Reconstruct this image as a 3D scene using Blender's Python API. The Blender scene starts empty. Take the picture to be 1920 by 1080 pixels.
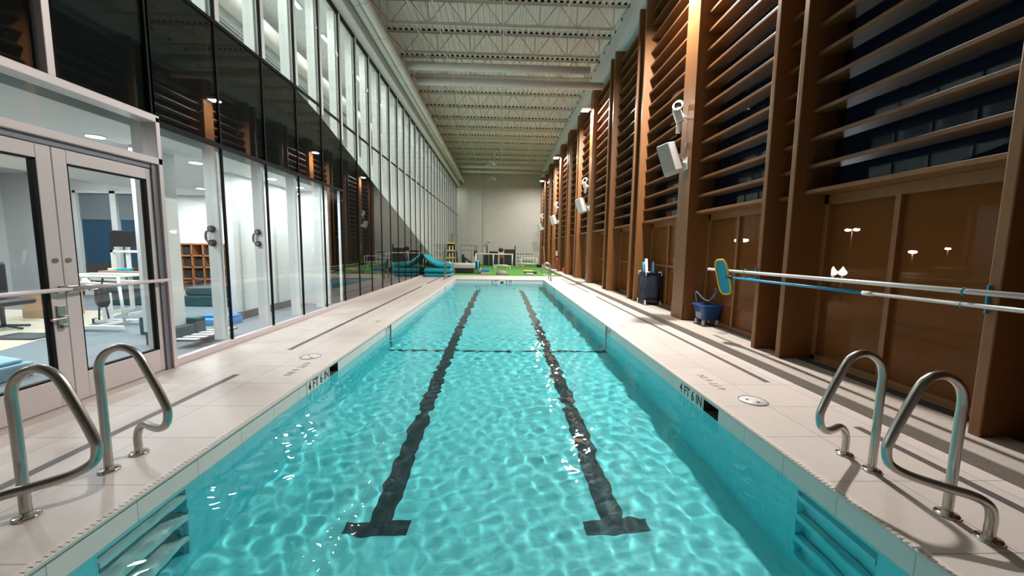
import bpy, bmesh, math, random
import numpy as np
from mathutils import Vector, Matrix
R = math.radians
random.seed(4)
S = bpy.context.scene
COL = S.collection
S.view_settings.view_transform = 'Standard'
S.view_settings.look = 'None'
S.view_settings.gamma = 1
S.view_settings.exposure = 0.0
S.cycles.max_bounces = 12
S.cycles.adaptive_threshold = .015
S.cycles.diffuse_bounces = 4
S.cycles.glossy_bounces = 5
S.cycles.transmission_bounces = 8
S.cycles.transparent_max_bounces = 20
S.cycles.sample_clamp_indirect = 6.0
S.cycles.use_denoising = True

# ------------------------------------------------------------------ materials
MATS = {}
def lin(c):
    return tuple((v/255/12.92 if v/255 <= .04045 else ((v/255+.055)/1.055)**2.4) for v in c)
def pm(name, col, rough=.5, metal=0, noise=0, scale=8, bump=0, bscale=40, stretch=(1, 1, 1), spec=.5, coat=0, emit=None, estr=0):
    if name in MATS: return MATS[name]
    m = bpy.data.materials.new(name); m.use_nodes = True
    nt = m.node_tree; b = nt.nodes['Principled BSDF']
    b.inputs['Base Color'].default_value = (*col, 1)
    b.inputs['Roughness'].default_value = rough
    b.inputs['Metallic'].default_value = metal
    b.inputs['Specular IOR Level'].default_value = spec
    b.inputs['Coat Weight'].default_value = coat
    if emit:
        b.inputs['Emission Color'].default_value = (*emit, 1); b.inputs['Emission Strength'].default_value = estr
    if noise or bump:
        tc = nt.nodes.new('ShaderNodeTexCoord'); mp = nt.nodes.new('ShaderNodeMapping')
        mp.inputs['Scale'].default_value = stretch
        nt.links.new(tc.outputs['Object'], mp.inputs[0])
        if noise:
            n = nt.nodes.new('ShaderNodeTexNoise'); n.inputs['Scale'].default_value = scale; n.inputs['Detail'].default_value = 5
            nt.links.new(mp.outputs[0], n.inputs[0])
            r = nt.nodes.new('ShaderNodeMix'); r.data_type = 'RGBA'
            r.inputs[6].default_value = (*[max(0, c*(1-noise)) for c in col], 1)
            r.inputs[7].default_value = (*[min(1, c*(1+noise)) for c in col], 1)
            nt.links.new(n.outputs[0], r.inputs[0]); nt.links.new(r.outputs[2], b.inputs['Base Color'])
        if bump:
            n2 = nt.nodes.new('ShaderNodeTexNoise'); n2.inputs['Scale'].default_value = bscale; n2.inputs['Detail'].default_value = 3
            nt.links.new(mp.outputs[0], n2.inputs[0])
            bp = nt.nodes.new('ShaderNodeBump'); bp.inputs['Strength'].default_value = bump; bp.inputs['Distance'].default_value = .02
            nt.links.new(n2.outputs[0], bp.inputs['Height']); nt.links.new(bp.outputs[0], b.inputs['Normal'])
    MATS[name] = m; return m
def tiled(name, col, mortar, bw, rh, ms, rough, axes='XY', off=(0, 0), offset=0, var=.06, noise=.05, bump=0):
    if name in MATS: return MATS[name]
    m = bpy.data.materials.new(name); m.use_nodes = True
    nt = m.node_tree; b = nt.nodes['Principled BSDF']; b.inputs['Roughness'].default_value = rough
    tc = nt.nodes.new('ShaderNodeTexCoord'); sp = nt.nodes.new('ShaderNodeSeparateXYZ'); cb = nt.nodes.new('ShaderNodeCombineXYZ')
    nt.links.new(tc.outputs['Object'], sp.inputs[0])
    for k in (0, 1):
        a = nt.nodes.new('ShaderNodeMath'); a.operation = 'ADD'; a.inputs[1].default_value = off[k]
        nt.links.new(sp.outputs['XYZ'.index(axes[k])], a.inputs[0]); nt.links.new(a.outputs[0], cb.inputs[k])
    br = nt.nodes.new('ShaderNodeTexBrick'); br.offset = offset; br.squash = 1
    br.inputs['Scale'].default_value = 1; br.inputs['Brick Width'].default_value = bw; br.inputs['Row Height'].default_value = rh
    br.inputs['Mortar Size'].default_value = ms; br.inputs['Mortar Smooth'].default_value = .1; br.inputs['Bias'].default_value = 0
    br.inputs['Color1'].default_value = (*[c*(1-var) for c in col], 1); br.inputs['Color2'].default_value = (*[min(1, c*(1+var)) for c in col], 1)
    br.inputs['Mortar'].default_value = (*mortar, 1)
    nt.links.new(cb.outputs[0], br.inputs[0])
    n = nt.nodes.new('ShaderNodeTexNoise'); n.inputs['Scale'].default_value = 9; n.inputs['Detail'].default_value = 6
    nt.links.new(tc.outputs['Object'], n.inputs[0])
    mx = nt.nodes.new('ShaderNodeMix'); mx.data_type = 'RGBA'; mx.blend_type = 'MULTIPLY'; mx.inputs[0].default_value = 1
    rp = nt.nodes.new('ShaderNodeMapRange'); rp.inputs[3].default_value = 1-noise; rp.inputs[4].default_value = 1+noise
    nt.links.new(n.outputs[0], rp.inputs[0]); nt.links.new(br.outputs[0], mx.inputs[6]); nt.links.new(rp.outputs[0], mx.inputs[7])
    nt.links.new(mx.outputs[2], b.inputs['Base Color'])
    if bump:
        bp = nt.nodes.new('ShaderNodeBump'); bp.inputs['Strength'].default_value = bump; bp.inputs['Distance'].default_value = .004; bp.invert = True
        nt.links.new(br.outputs[1], bp.inputs['Height']); nt.links.new(bp.outputs[0], b.inputs['Normal'])
    MATS[name] = m; return m
def glassmat(name, tint, rough=0, diffuse=None, dfac=0, ior=1.5):
    if name in MATS: return MATS[name]
    m = bpy.data.materials.new(name); m.use_nodes = True; nt = m.node_tree; nt.nodes.clear()
    out = nt.nodes.new('ShaderNodeOutputMaterial'); ge = nt.nodes.new('ShaderNodeNewGeometry')
    dt = nt.nodes.new('ShaderNodeVectorMath'); dt.operation = 'DOT_PRODUCT'; nt.links.new(ge.outputs['Incoming'], dt.inputs[0]); nt.links.new(ge.outputs['Normal'], dt.inputs[1])
    def mt(op, a, b=None):
        q = nt.nodes.new('ShaderNodeMath'); q.operation = op
        for k, x in enumerate((a, b)):
            if x is None: continue
            if isinstance(x, (int, float)): q.inputs[k].default_value = x
            else: nt.links.new(x, q.inputs[k])
        return q.outputs[0]
    f0 = ((ior-1)/(ior+1))**2      # Schlick reflectance of one glass surface
    fr_out = mt('ADD', f0, mt('MULTIPLY', 1-f0, mt('POWER', mt('SUBTRACT', 1, mt('ABSOLUTE', dt.outputs['Value'])), 5)))
    t = nt.nodes.new('ShaderNodeBsdfTransparent'); t.inputs[0].default_value = (*tint, 1)
    g = nt.nodes.new('ShaderNodeBsdfGlossy'); g.inputs['Roughness'].default_value = rough
    mx = nt.nodes.new('ShaderNodeMixShader'); base = t.outputs[0]
    if diffuse:
        d = nt.nodes.new('ShaderNodeBsdfDiffuse'); d.inputs[0].default_value = (*diffuse, 1)
        m2 = nt.nodes.new('ShaderNodeMixShader'); m2.inputs[0].default_value = dfac
        nt.links.new(t.outputs[0], m2.inputs[1]); nt.links.new(d.outputs[0], m2.inputs[2]); base = m2.outputs[0]
    nt.links.new(fr_out, mx.inputs[0]); nt.links.new(base, mx.inputs[1]); nt.links.new(g.outputs[0], mx.inputs[2])
    nt.links.new(mx.outputs[0], out.inputs[0]); MATS[name] = m; return m
def glow(name, col, s):
    return pm(name, (.8, .8, .8), .5, emit=col, estr=s)

M_deck = tiled('deck_tile', (.61, .54, .505), (.30, .25, .22), .6, .6, .0035, .45, 'XY', (.35, .1), 0, .035, .07)
M_fascia = tiled('waterline_tile', (.70, .68, .65), (.36, .36, .35), .46, 5, .003, .3, 'YZ', (.1, 2.5), 0, .03, .04)
M_fascia_end = tiled('waterline_tile_end', (.70, .68, .65), (.36, .36, .35), .46, 5, .003, .3, 'XZ', (.1, 2.5), 0, .03, .04)
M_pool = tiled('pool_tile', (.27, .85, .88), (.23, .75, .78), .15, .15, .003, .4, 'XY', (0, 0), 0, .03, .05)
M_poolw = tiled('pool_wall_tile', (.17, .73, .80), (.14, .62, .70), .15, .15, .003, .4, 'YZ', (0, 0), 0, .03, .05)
M_lane = tiled('lane_tile', (.012, .018, .03), (.03, .05, .06), .075, .075, .003, .4, 'XY', (.02, .02), 0, .2, .1)
M_step = pm('step_concrete', (.46, .40, .36), .7, noise=.12, scale=14, bump=.15, bscale=80)
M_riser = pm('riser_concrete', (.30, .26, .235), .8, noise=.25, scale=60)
M_nose = pm('coping_white', (.66, .60, .55), .5)
M_turf = pm('turf_green', (.075, .24, .03), .95, noise=.5, scale=40, bump=.7, bscale=220, stretch=(1, .5, 1))
M_white = pm('white_paint', (.72, .73, .72), .6, noise=.03, scale=3)
M_fin = pm('fin_white', (.76, .78, .765), .55)
M_block = tiled('painted_block', (.57, .55, .50), (.42, .40, .36), .4, .2, .012, .7, 'XZ', (0, 0), .5, .02, .05, .5)
M_ceil = pm('ceiling_deck', (.80, .75, .68), .6, noise=.06, scale=4)
M_truss = pm('truss_paint', (.60, .56, .50), .5)
M_pipe = pm('pipe_paint', (.64, .61, .56), .45, noise=.05, scale=5)
M_bulk = pm('bulkhead_white', (.70, .74, .73), .7, noise=.03, scale=2)
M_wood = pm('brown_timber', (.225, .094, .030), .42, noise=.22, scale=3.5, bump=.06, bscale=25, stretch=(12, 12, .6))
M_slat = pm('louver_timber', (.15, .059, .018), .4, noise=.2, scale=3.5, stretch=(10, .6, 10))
M_frame = pm('window_timber', (.25, .105, .03), .4, noise=.2, scale=4, stretch=(8, 8, .8))
M_alu = pm('anodised_frame', (.64, .58, .59), .42, metal=.2, noise=.03, scale=20)
M_alud = pm('frame_dark_grey', (.20, .20, .23), .45, metal=.3)  # darker grey metal for door rebate, conduits, rack and lamp poles
M_silver = pm('mullion_silver', (.84, .85, .85), .4)
M_black = pm('gasket_black', (.010, .011, .011), .6, spec=.1)
M_spand = pm('spandrel_black', (.006, .009, .009), .85, spec=.05)
M_steel = pm('brushed_steel', (.48, .46, .43), .3, metal=1, noise=.06, scale=30)
M_chrome = pm('polished_steel', (.78, .76, .73), .12, metal=1)
M_glass = glassmat('clear_glass', (.965, .985, .975))
M_nightglass = glassmat('night_glass', (.8, .86, .92), 0, None, 0, 1.3)
M_screen = glassmat('brown_sunscreen_glass', (.80, .68, .56), 0, (.24, .092, .026), .64, 1.22)
M_gymfloor = pm('gym_rubber', (.17, .20, .225), .75, noise=.15, scale=120)
M_track = pm('track_wood', (.62, .55, .44), .5, noise=.08, scale=3, stretch=(1, 8, 1))
M_drain = pm('drain_dark', (.10, .085, .085), .5)
M_ink = pm('marking_black', (.01, .01, .012), .5)
M_inkg = pm('deck_letter_brown', (.20, .165, .15), .6)
M_marker = pm('marker_tile_white', (.74, .73, .71), .35)
M_dark = pm('dark_recess', (.05, .055, .055), .7)
M_blk = pm('black_vinyl', (.018, .018, .02), .45, noise=.3, scale=10)
M_blk2 = pm('charcoal_plastic', (.045, .045, .05), .5)
M_wht = pm('white_plastic', (.74, .74, .72), .4)
M_spk = pm('speaker_grey', (.60, .59, .56), .45)
M_grille = pm('speaker_grille', (.42, .44, .42), .6, bump=.4, bscale=300)
M_blue = pm('blue_plastic', (.02, .07, .22), .35)
M_navy = pm('navy_mesh', (.012, .022, .045), .7, noise=.4, scale=60, bump=.5, bscale=200)
M_cyan = pm('cyan_foam', (.02, .42, .62), .55)
M_sky = pm('sky_blue_metal', (.015, .30, .56), .35)
M_net = pm('skimmer_mesh', (.01, .36, .58), .6, bump=.4, bscale=250)
M_yel = pm('yellow_plastic', (.75, .55, .04), .4)
M_turq = pm('turquoise_quilt', (.005, .33, .42), .45, noise=.15, scale=30)
M_grey = pm('grey_vinyl', (.50, .47, .46), .5)
M_pink = pm('pink_vinyl', (.62, .42, .38), .5)
M_red = pm('red_rubber', (.55, .05, .03), .45)
M_gold = pm('golden_plank', (.55, .26, .06), .45, noise=.15, scale=4, stretch=(8, 8, 1))
M_cub = pm('cubby_wood', (.34, .14, .055), .5, noise=.2, scale=4)
M_mat = pm('teal_mat', (.018, .055, .07), .5, noise=.2, scale=6)
M_pad = pm('blue_pad', (.01, .22, .55), .5)
M_lblue = pm('pale_blue_vinyl', (.28, .48, .60), .4)
M_shade = pm('window_shade_grey', (.13, .145, .155), .7)
M_bluew = pm('blue_wall', (.015, .07, .13), .6)
M_desk = pm('desk_board', (.45, .30, .19), .5)
M_lens = glow('lamp_lens', (1, .93, .82), 22)
M_down = glow('downlight_lens', (.92, .97, 1), 14)
M_street = glow('street_lens', (1, .97, .92), 160)

# ------------------------------------------------------------------ mesh builder
class MB:
    def __init__(s): s.v = []; s.f = []; s.sm = []; s.mi = []
    def add(s, vs, fs, smooth=False, mi=0):
        o = len(s.v); s.v += [tuple(p) for p in vs]
        for f in fs: s.f.append([o+i for i in f]); s.sm.append(smooth); s.mi.append(mi)
        return s
    def box(s, x0, x1, y0, y1, z0, z1, mi=0, M=None):
        v = [Vector((x, y, z)) for x in (x0, x1) for y in (y0, y1) for z in (z0, z1)]
        if M is not None: v = [M @ p for p in v]
        return s.add(v, [(0, 1, 3, 2), (4, 6, 7, 5), (0, 4, 5, 1), (2, 3, 7, 6), (0, 2, 6, 4), (1, 5, 7, 3)], False, mi)
    def prism(s, poly, axis, a, b, mi=0):
        n = len(poly)
        def P(u, w, t): return {'x': (t, u, w), 'y': (u, t, w), 'z': (u, w, t)}[axis]
        v = [P(u, w, a) for u, w in poly]+[P(u, w, b) for u, w in poly]
        f = [tuple(range(n))[::-1], tuple(range(n, 2*n))]+[(i, (i+1) % n, n+(i+1) % n, n+i) for i in range(n)]
        return s.add(v, f, False, mi)
    def tube(s, pts, r, seg=10, closed=False, mi=0, caps=True):
        P = [Vector(p) for p in pts]; n = len(P); rs = r if isinstance(r, (list, tuple)) else [r]*n
        T = []
        for i in range(n):
            if closed: d = P[(i+1) % n]-P[i-1]
            else: d = P[min(i+1, n-1)]-P[max(i-1, 0)]
            T.append(d.normalized())
        u = T[0].orthogonal().normalized(); vs = []
        for i in range(n):
            u = (u-T[i]*u.dot(T[i])).normalized(); w = T[i].cross(u)
            for k in range(seg):
                a = 2*math.pi*k/seg; vs.append(P[i]+(u*math.cos(a)+w*math.sin(a))*rs[i])
        fs = []
        for i in range(n if closed else n-1):
            j = (i+1) % n
            for k in range(seg):
                q = (k+1) % seg; fs.append((i*seg+k, i*seg+q, j*seg+q, j*seg+k))
        s.add(vs, fs, True, mi)
        if not closed and caps:
            o = len(s.v)-n*seg
            s.f.append([o+k for k in range(seg)][::-1]); s.sm.append(False); s.mi.append(mi)
            s.f.append([o+(n-1)*seg+k for k in range(seg)]); s.sm.append(False); s.mi.append(mi)
        return s
    def cyl(s, p0, p1, r, r2=None, seg=16, mi=0): return s.tube([p0, p1], [r, r if r2 is None else r2], seg, False, mi)
    def lathe(s, prof, c=(0, 0, 0), seg=24, mi=0):
        vs = []; n = len(prof)
        for r, z in prof:
            for k in range(seg):
                a = 2*math.pi*k/seg; vs.append((c[0]+r*math.cos(a), c[1]+r*math.sin(a), c[2]+z))
        fs = [(i*seg+k, i*seg+(k+1) % seg, (i+1)*seg+(k+1) % seg, (i+1)*seg+k) for i in range(n-1) for k in range(seg)]
        s.add(vs, fs, True, mi)
        o = len(s.v)-n*seg
        if prof[0][0] > 1e-4: s.f.append([o+k for k in range(seg)][::-1]); s.sm.append(False); s.mi.append(mi)
        if prof[-1][0] > 1e-4: s.f.append([o+(n-1)*seg+k for k in range(seg)]); s.sm.append(False); s.mi.append(mi)
        return s
    def ball(s, c, r, sc=(1, 1, 1), seg=18, rings=12, mi=0):
        prof = [(max(1e-5, math.sin(math.pi*i/rings)), -math.cos(math.pi*i/rings)) for i in range(rings+1)]
        o = len(s.v); s.lathe(prof, (0, 0, 0), seg, mi)
        for i in range(o, len(s.v)):
            x, y, z = s.v[i]; s.v[i] = (c[0]+x*r*sc[0], c[1]+y*r*sc[1], c[2]+z*r*sc[2])
        return s
    def build(s, name, mat, parent=None, bevel=0, seg=2):
        me = bpy.data.meshes.new(name)
        off = Vector((0, 0, 0)); p = parent
        while p is not None: off += p.location; p = p.parent
        me.from_pydata([Vector(q)-off for q in s.v], [], s.f)
        for i, p in enumerate(me.polygons): p.use_smooth = s.sm[i]; p.material_index = s.mi[i]
        for m in (mat if isinstance(mat, (list, tuple)) else [mat]): me.materials.append(m)
        me.validate(); me.update()
        bm = bmesh.new(); bm.from_mesh(me); bmesh.ops.recalc_face_normals(bm, faces=bm.faces[:]); bm.to_mesh(me); bm.free()
        o = bpy.data.objects.new(name, me); COL.objects.link(o)
        if parent is not None: o.parent = parent
        if bevel:
            b = o.modifiers.new('bevel', 'BEVEL'); b.width = bevel; b.segments = seg; b.limit_method = 'ANGLE'; b.angle_limit = R(40)
        return o
def tag(o, label, cat, group=None, kind=None):
    o['label'] = label; o['category'] = cat
    if group: o['group'] = group
    if kind: o['kind'] = kind
    return o
def thing(name, label, cat, loc=(0, 0, 0), group=None):
    o = bpy.data.objects.new(name, None); o.empty_display_size = .2; COL.objects.link(o); o.location = loc
    return tag(o, label, cat, group)
def struct(o, label=None, cat=None):
    o['kind'] = 'structure'
    if label: o['label'] = label
    if cat: o['category'] = cat
    return o
def sroot(name, loc, label, cat):
    o = bpy.data.objects.new(name, None); COL.objects.link(o); o.location = loc; return struct(o, label, cat)
def copy_thing(root, loc, label=None, rotz=None, scale=None):
    r = root.copy(); COL.objects.link(r); r.location = loc
    if rotz is not None: r.rotation_euler = (0, 0, rotz)
    if scale is not None: r.scale = scale
    if label: r['label'] = label
    for ch in list(root.children):
        c = ch.copy(); COL.objects.link(c); c.parent = r
        for g in list(ch.children):
            d = g.copy(); COL.objects.link(d); d.parent = c
    return r
def spline(pts, n=8, closed=False):
    P = [Vector(p) for p in pts]; out = []; N = len(P)
    for i in range(N if closed else N-1):
        if closed: a, b, c, d = P[i-1], P[i], P[(i+1) % N], P[(i+2) % N]
        else: a, b, c, d = P[max(i-1, 0)], P[i], P[i+1], P[min(i+2, N-1)]
        for k in range(n):
            t = k/n; out.append(.5*((2*b)+(c-a)*t+(2*a-5*b+4*c-d)*t*t+(3*b-a-3*c+d)*t**3))
    if not closed: out.append(P[-1])
    return out
def fillet(pts, r, n=6):
    P = [Vector(p) for p in pts]; out = [P[0]]
    for i in range(1, len(P)-1):
        a = (P[i-1]-P[i]); b = (P[i+1]-P[i]); rr = r[i-1] if isinstance(r, (list, tuple)) else r
        d = min(rr, a.length*.49, b.length*.49); p0 = P[i]+a.normalized()*d; p1 = P[i]+b.normalized()*d
        for k in range(n+1):
            t = k/n; out.append(p0*(1-t)**2+P[i]*2*t*(1-t)+p1*t*t)
    out.append(P[-1]); return out
def letters(name, body, size, xaxis, yaxis, origin, mat, parent=None, depth=.002, bold=0, fit=None):
    cu = bpy.data.curves.new(name, 'FONT'); cu.body = body; cu.size = size; cu.extrude = depth; cu.offset = bold
    tmp = bpy.data.objects.new(name, cu); COL.objects.link(tmp)
    dg = bpy.context.evaluated_depsgraph_get(); dg.update()
    me = bpy.data.meshes.new_from_object(tmp.evaluated_get(dg)); bpy.data.objects.remove(tmp)
    if fit:
        wx = max(v.co.x for v in me.vertices)-min(v.co.x for v in me.vertices); me.transform(Matrix.Diagonal((fit/wx, 1, 1, 1)))
    X = Vector(xaxis).normalized(); Y = Vector(yaxis).normalized(); Z = X.cross(Y)
    M = Matrix((X, Y, Z)).transposed().to_4x4(); M.translation = Vector(origin)
    me.transform(M); me.materials.clear(); me.materials.append(mat)
    if parent is not None: me.transform(Matrix.Translation(-parent.location))
    o = bpy.data.objects.new(name, me); COL.objects.link(o)
    if parent is not None: o.parent = parent
    return o
ORD = ['first', 'second', 'third', 'fourth', 'fifth', 'sixth', 'seventh', 'eighth', 'ninth', 'tenth', 'eleventh', 'twelfth', 'thirteenth', 'fourteenth',
       'fifteenth', 'sixteenth', 'seventeenth', 'eighteenth', 'nineteenth', 'twentieth', 'twenty-first', 'twenty-second', 'twenty-third', 'twenty-fourth',
       'twenty-fifth', 'twenty-sixth', 'twenty-seventh', 'twenty-eighth', 'twenty-ninth', 'thirtieth', 'thirty-first', 'thirty-second', 'thirty-third']

# ------------------------------------------------------------------ dimensions (metres); deck top z = 0
PX, PY0, PY1 = 2.16, 1.2, 18.46     # pool half width, near and far edge
WZ = -.165                          # water level
LX = -4.0                           # glass wall plane
RX, RG = 3.72, 4.2                 # timber front plane, window plane on the right
YB, YF = -4.0, 36.2                 # hall back and far wall
ZC = 8.72                           # roof deck

# ================================================================== floor / deck
m = MB()
m.box(-4.1, -PX-.03, YB, 21, -.028, 0); m.box(PX+.03, 3.41, YB, 21, -.028, 0)
m.box(-PX-.03, PX+.03, PY1+.03, 21, -.028, 0); m.box(-PX-.03, PX+.03, YB, PY0-.03, -.028, 0)
struct(m.build('floor', M_deck), 'pale beige tiled pool deck around the water', 'floor')
t = MB(); t.box(-4.1, 3.41, 21, YF, -.25, .004)
struct(t.build('floor', M_turf), 'bright green turf floor beyond the far pool end', 'floor')
st = MB(); st.box(3.41, 4.6, YB, YF, -.25, .1)
so = struct(st.build('floor', M_step, None, .008), 'raised concrete ledge under the brown timber wall', 'ledge')
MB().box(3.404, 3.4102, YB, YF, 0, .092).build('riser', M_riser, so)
# bullnose coping strips
def nosing(name, a, b, ax, label):
    m = MB(); c0 = (0, -.03)
    if ax == 'y':
        for (x0, sg) in a:
            prof = [(x0-sg*.03, 0.003), (x0+sg*.012, .003), (x0+sg*.02, -.004), (x0+sg*.02, -.02), (x0, -.026), (x0-sg*.03, -.026)]
            m.prism(prof, 'y', *b)
            k = b[0]
            while k < min(b[1], 9):
                m.box(min(x0-sg*.005, x0+sg*.018), max(x0-sg*.005, x0+sg*.018), k, k+.014, .003, .0052); k += .03
    else:
        y0, sg = a
        m.prism([(y0-sg*.03, .003), (y0+sg*.012, .003), (y0+sg*.02, -.004), (y0+sg*.02, -.02), (y0, -.026), (y0-sg*.03, -.026)], 'x', *b)
    return struct(m.build(name, M_nose), label, 'trim')
nosing('trim_1', [(-PX, 1)], (PY0, PY1), 'y', 'ribbed pale coping lip along the glass side of the pool')
nosing('trim_2', [(PX, -1)], (PY0, PY1), 'y', 'ribbed pale coping lip along the timber side of the pool')
nosing('trim_3', (PY1, -1), (-PX, PX), 'x', 'pale coping lip across the far pool end')
nosing('trim_4', (PY0, 1), (-PX, PX), 'x', 'pale coping lip across the near pool end')

# ------------------------------------------------------------------ pool basin
def holed(m, x, sg, ya, yb, za, zb, holes, mi_of):
    ys = sorted({ya, yb, *[h[0] for h in holes], *[h[1] for h in holes]}); zs = sorted({za, zb, -.19, *[h[2] for h in holes], *[h[3] for h in holes]})
    for i in range(len(ys)-1):
        for j in range(len(zs)-1):
            cy, cz = (ys[i]+ys[i+1])/2, (zs[j]+zs[j+1])/2
            if any(h[0] < cy < h[1] and h[2] < cz < h[3] for h in holes): continue
            m.add([(x, ys[i], zs[j]), (x, ys[i+1], zs[j]), (x, ys[i+1], zs[j+1]), (x, ys[i], zs[j+1])], [(0, 1, 2, 3)], False, mi_of(cz))
    for h in holes:
        y0, y1, z0, z1, d, mi = h; X = x+sg*d
        m.add([(x, y0, z0), (x, y1, z0), (x, y1, z1), (x, y0, z1), (X, y0, z0), (X, y1, z0), (X, y1, z1), (X, y0, z1)],
              [(4, 5, 6, 7), (0, 1, 5, 4), (2, 3, 7, 6), (1, 2, 6, 5), (0, 3, 7, 4)], False, mi)
bz = lambda y: -(1.37+(y-4)*.045)
b = MB()
ys = np.linspace(PY0, PY1, 24)
for i in range(23):
    b.add([(-PX, ys[i], bz(ys[i])), (PX, ys[i], bz(ys[i])), (PX, ys[i+1], bz(ys[i+1])), (-PX, ys[i+1], bz(ys[i+1]))], [(0, 1, 2, 3)], False, 0)
tre = [(-.33, 0), (-.62, 0), (-.91, 0)]
sel = lambda z: 2 if z > -.19 else 1
holed(b, PX, 1, PY0, PY1, -2.2, 0, [(3.52, 3.79, -.165, -.045, .25, 4)]+[(1.92, 2.5, -1.1, -.215, .06, 1)], sel)
holed(b, -PX, -1, PY0, PY1, -2.2, 0, [(4.78, 5.03, -.165, -.045, .25, 4)]+[(1.96, 2.54, -1.1, -.215, .14, 1)], sel)
for y in (PY0, PY1):
    b.add([(-PX, y, -2.2), (PX, y, -2.2), (PX, y, -.19), (-PX, y, -.19)], [(0, 1, 2, 3)], False, 1)
    b.add([(-PX, y, -.19), (PX, y, -.19), (PX, y, 0), (-PX, y, 0)], [(0, 1, 2, 3)], False, 3)
basin = struct(b.build('pool_basin', [M_pool, M_poolw, M_fascia, M_fascia_end, M_dark]), 'aqua tiled sunken lap pool basin', 'pool')
def strip(x0, x1, y0, y1, name='lane_line', lab=None):
    m = MB(); n = max(1, int((y1-y0)/.7))
    yy = np.linspace(y0, y1, n+1)
    for i in range(n):
        m.add([(x0, yy[i], bz(yy[i])+.004), (x1, yy[i], bz(yy[i])+.004), (x1, yy[i+1], bz(yy[i+1])+.004), (x0, yy[i+1], bz(yy[i+1])+.004)], [(0, 1, 2, 3)])
    o = m.build(name, M_lane, basin)
    if lab: o['label'] = lab
    return o
lanes = []
for sx, nm in ((-1, 'black tile lane line on the glass side'), (1, 'black tile lane line on the timber side')):
    m = MB()
    c = sx*.985
    yy = np.linspace(3.03, 17.2, 22)
    for i in range(21):
        bend = lambda y: c-sx*max(0, y-16.2)*.06
        a0, a1 = bend(yy[i]), bend(yy[i+1])
        m.add([(a0-.1, yy[i], bz(yy[i])+.004), (a0+.1, yy[i], bz(yy[i])+.004), (a1+.1, yy[i+1], bz(yy[i+1])+.004), (a1-.1, yy[i+1], bz(yy[i+1])+.004)], [(0, 1, 2, 3)])
    m.add([(sx*.74, 2.88, bz(2.88)+.004), (sx*1.27, 2.88, bz(2.88)+.004), (sx*1.27, 3.03, bz(3.03)+.004), (sx*.74, 3.03, bz(3.03)+.004)], [(0, 1, 2, 3)])
    o = m.build('lane_line', M_lane, basin); o['label'] = nm; lanes.append(o)
m = MB()
m.box(-PX, PX, 7.44, 7.52, bz(7.48)-.02, bz(7.48)+.006)
for sx in (-1, 1):
    m.box(min(sx*PX, sx*(PX-.006)), max(sx*PX, sx*(PX-.006)), 7.44, 7.52, bz(7.48), -.02)
o = m.build('slope_line', M_lane, basin); o['label'] = 'thin black line across the floor and up both pool walls'; lanes.append(o)
for y in (15.0, 17.6):
    for sx in (-1, 1):
        m = MB(); m.box(min(sx*PX, sx*(PX-.006)), max(sx*PX, sx*(PX-.006)), y, y+.07, -.6, -.03)
        lanes.append(m.build('wall_stripe', M_lane, basin))
for sx in (-1, 1):
    m = MB()
    for a, c in tre:
        m.box(min(sx*(PX-.004), sx*(PX+(.05 if sx > 0 else .125))), max(sx*(PX-.004), sx*(PX+(.05 if sx > 0 else .125))), (1.925 if sx > 0 else 1.965), (2.495 if sx > 0 else 2.535), a-.035, a+.035)
    o = m.build('step_tread', M_wht if sx < 0 else M_poolw, basin); o['label'] = 'white recessed step treads' if sx < 0 else 'aqua recessed step treads'; lanes.append(o)
# water
xs = np.linspace(-PX, PX, 330); yv = np.concatenate([np.linspace(PY0, 5, 310), np.linspace(5.016, 8.6, 220), np.linspace(8.63, PY1, 250)])
X, Yg = np.meshgrid(xs, yv); Z = np.zeros_like(X); rng = np.random.RandomState(7)
for i in range(70):
    lam = rng.uniform(.055, .20) if i < 60 else rng.uniform(.7, 1.6)
    a = rng.uniform(0, 2*np.pi); ph = rng.uniform(0, 6.28)
    env = .55+.45*np.sin(X*rng.uniform(.5, 1.6)+Yg*rng.uniform(.3, 1.1)+rng.uniform(0, 6))
    fade = 1.0 if lam > .13 else np.clip((8.5-Yg)/3.5, 0, 1)
    Z += env*fade*np.sin(2*np.pi/lam*(X*np.cos(a)+Yg*np.sin(a))+ph)*(.0082*lam*lam if lam < .5 else .0009*lam)
rr = np.hypot(X+2.3, Yg-4.0); Z += .0014*np.sin(2*np.pi*rr/.16)*np.exp(-rr*1.2)
Z += WZ
nx, ny = len(xs), len(yv)
me = bpy.data.meshes.new('pool_water')
idx = np.arange(nx*ny).reshape(ny, nx)
quads = np.stack([idx[:-1, :-1], idx[:-1, 1:], idx[1:, 1:], idx[1:, :-1]], -1).reshape(-1, 4)
me.from_pydata(np.stack([X, Yg, Z], -1).reshape(-1, 3).tolist(), [], quads.tolist())
me.polygons.foreach_set('use_smooth', [True]*len(me.polygons))
wm = bpy.data.materials.new('pool_water'); wm.use_nodes = True; wb = wm.node_tree.nodes['Principled BSDF']
wb.inputs['Base Color'].default_value = (.62, .965, .985, 1); wb.inputs['Transmission Weight'].default_value = 1; wb.inputs['IOR'].default_value = 1.33; wb.inputs['Roughness'].default_value = 0
me.materials.append(wm); water = bpy.data.objects.new('pool_water', me); COL.objects.link(water)
tag(water, 'clear turquoise rippled water filling the lap pool', 'water', kind='stuff')
water.cycles.is_caustics_caster = True
for o in [basin]+lanes: o.cycles.is_caustics_receiver = True

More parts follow.
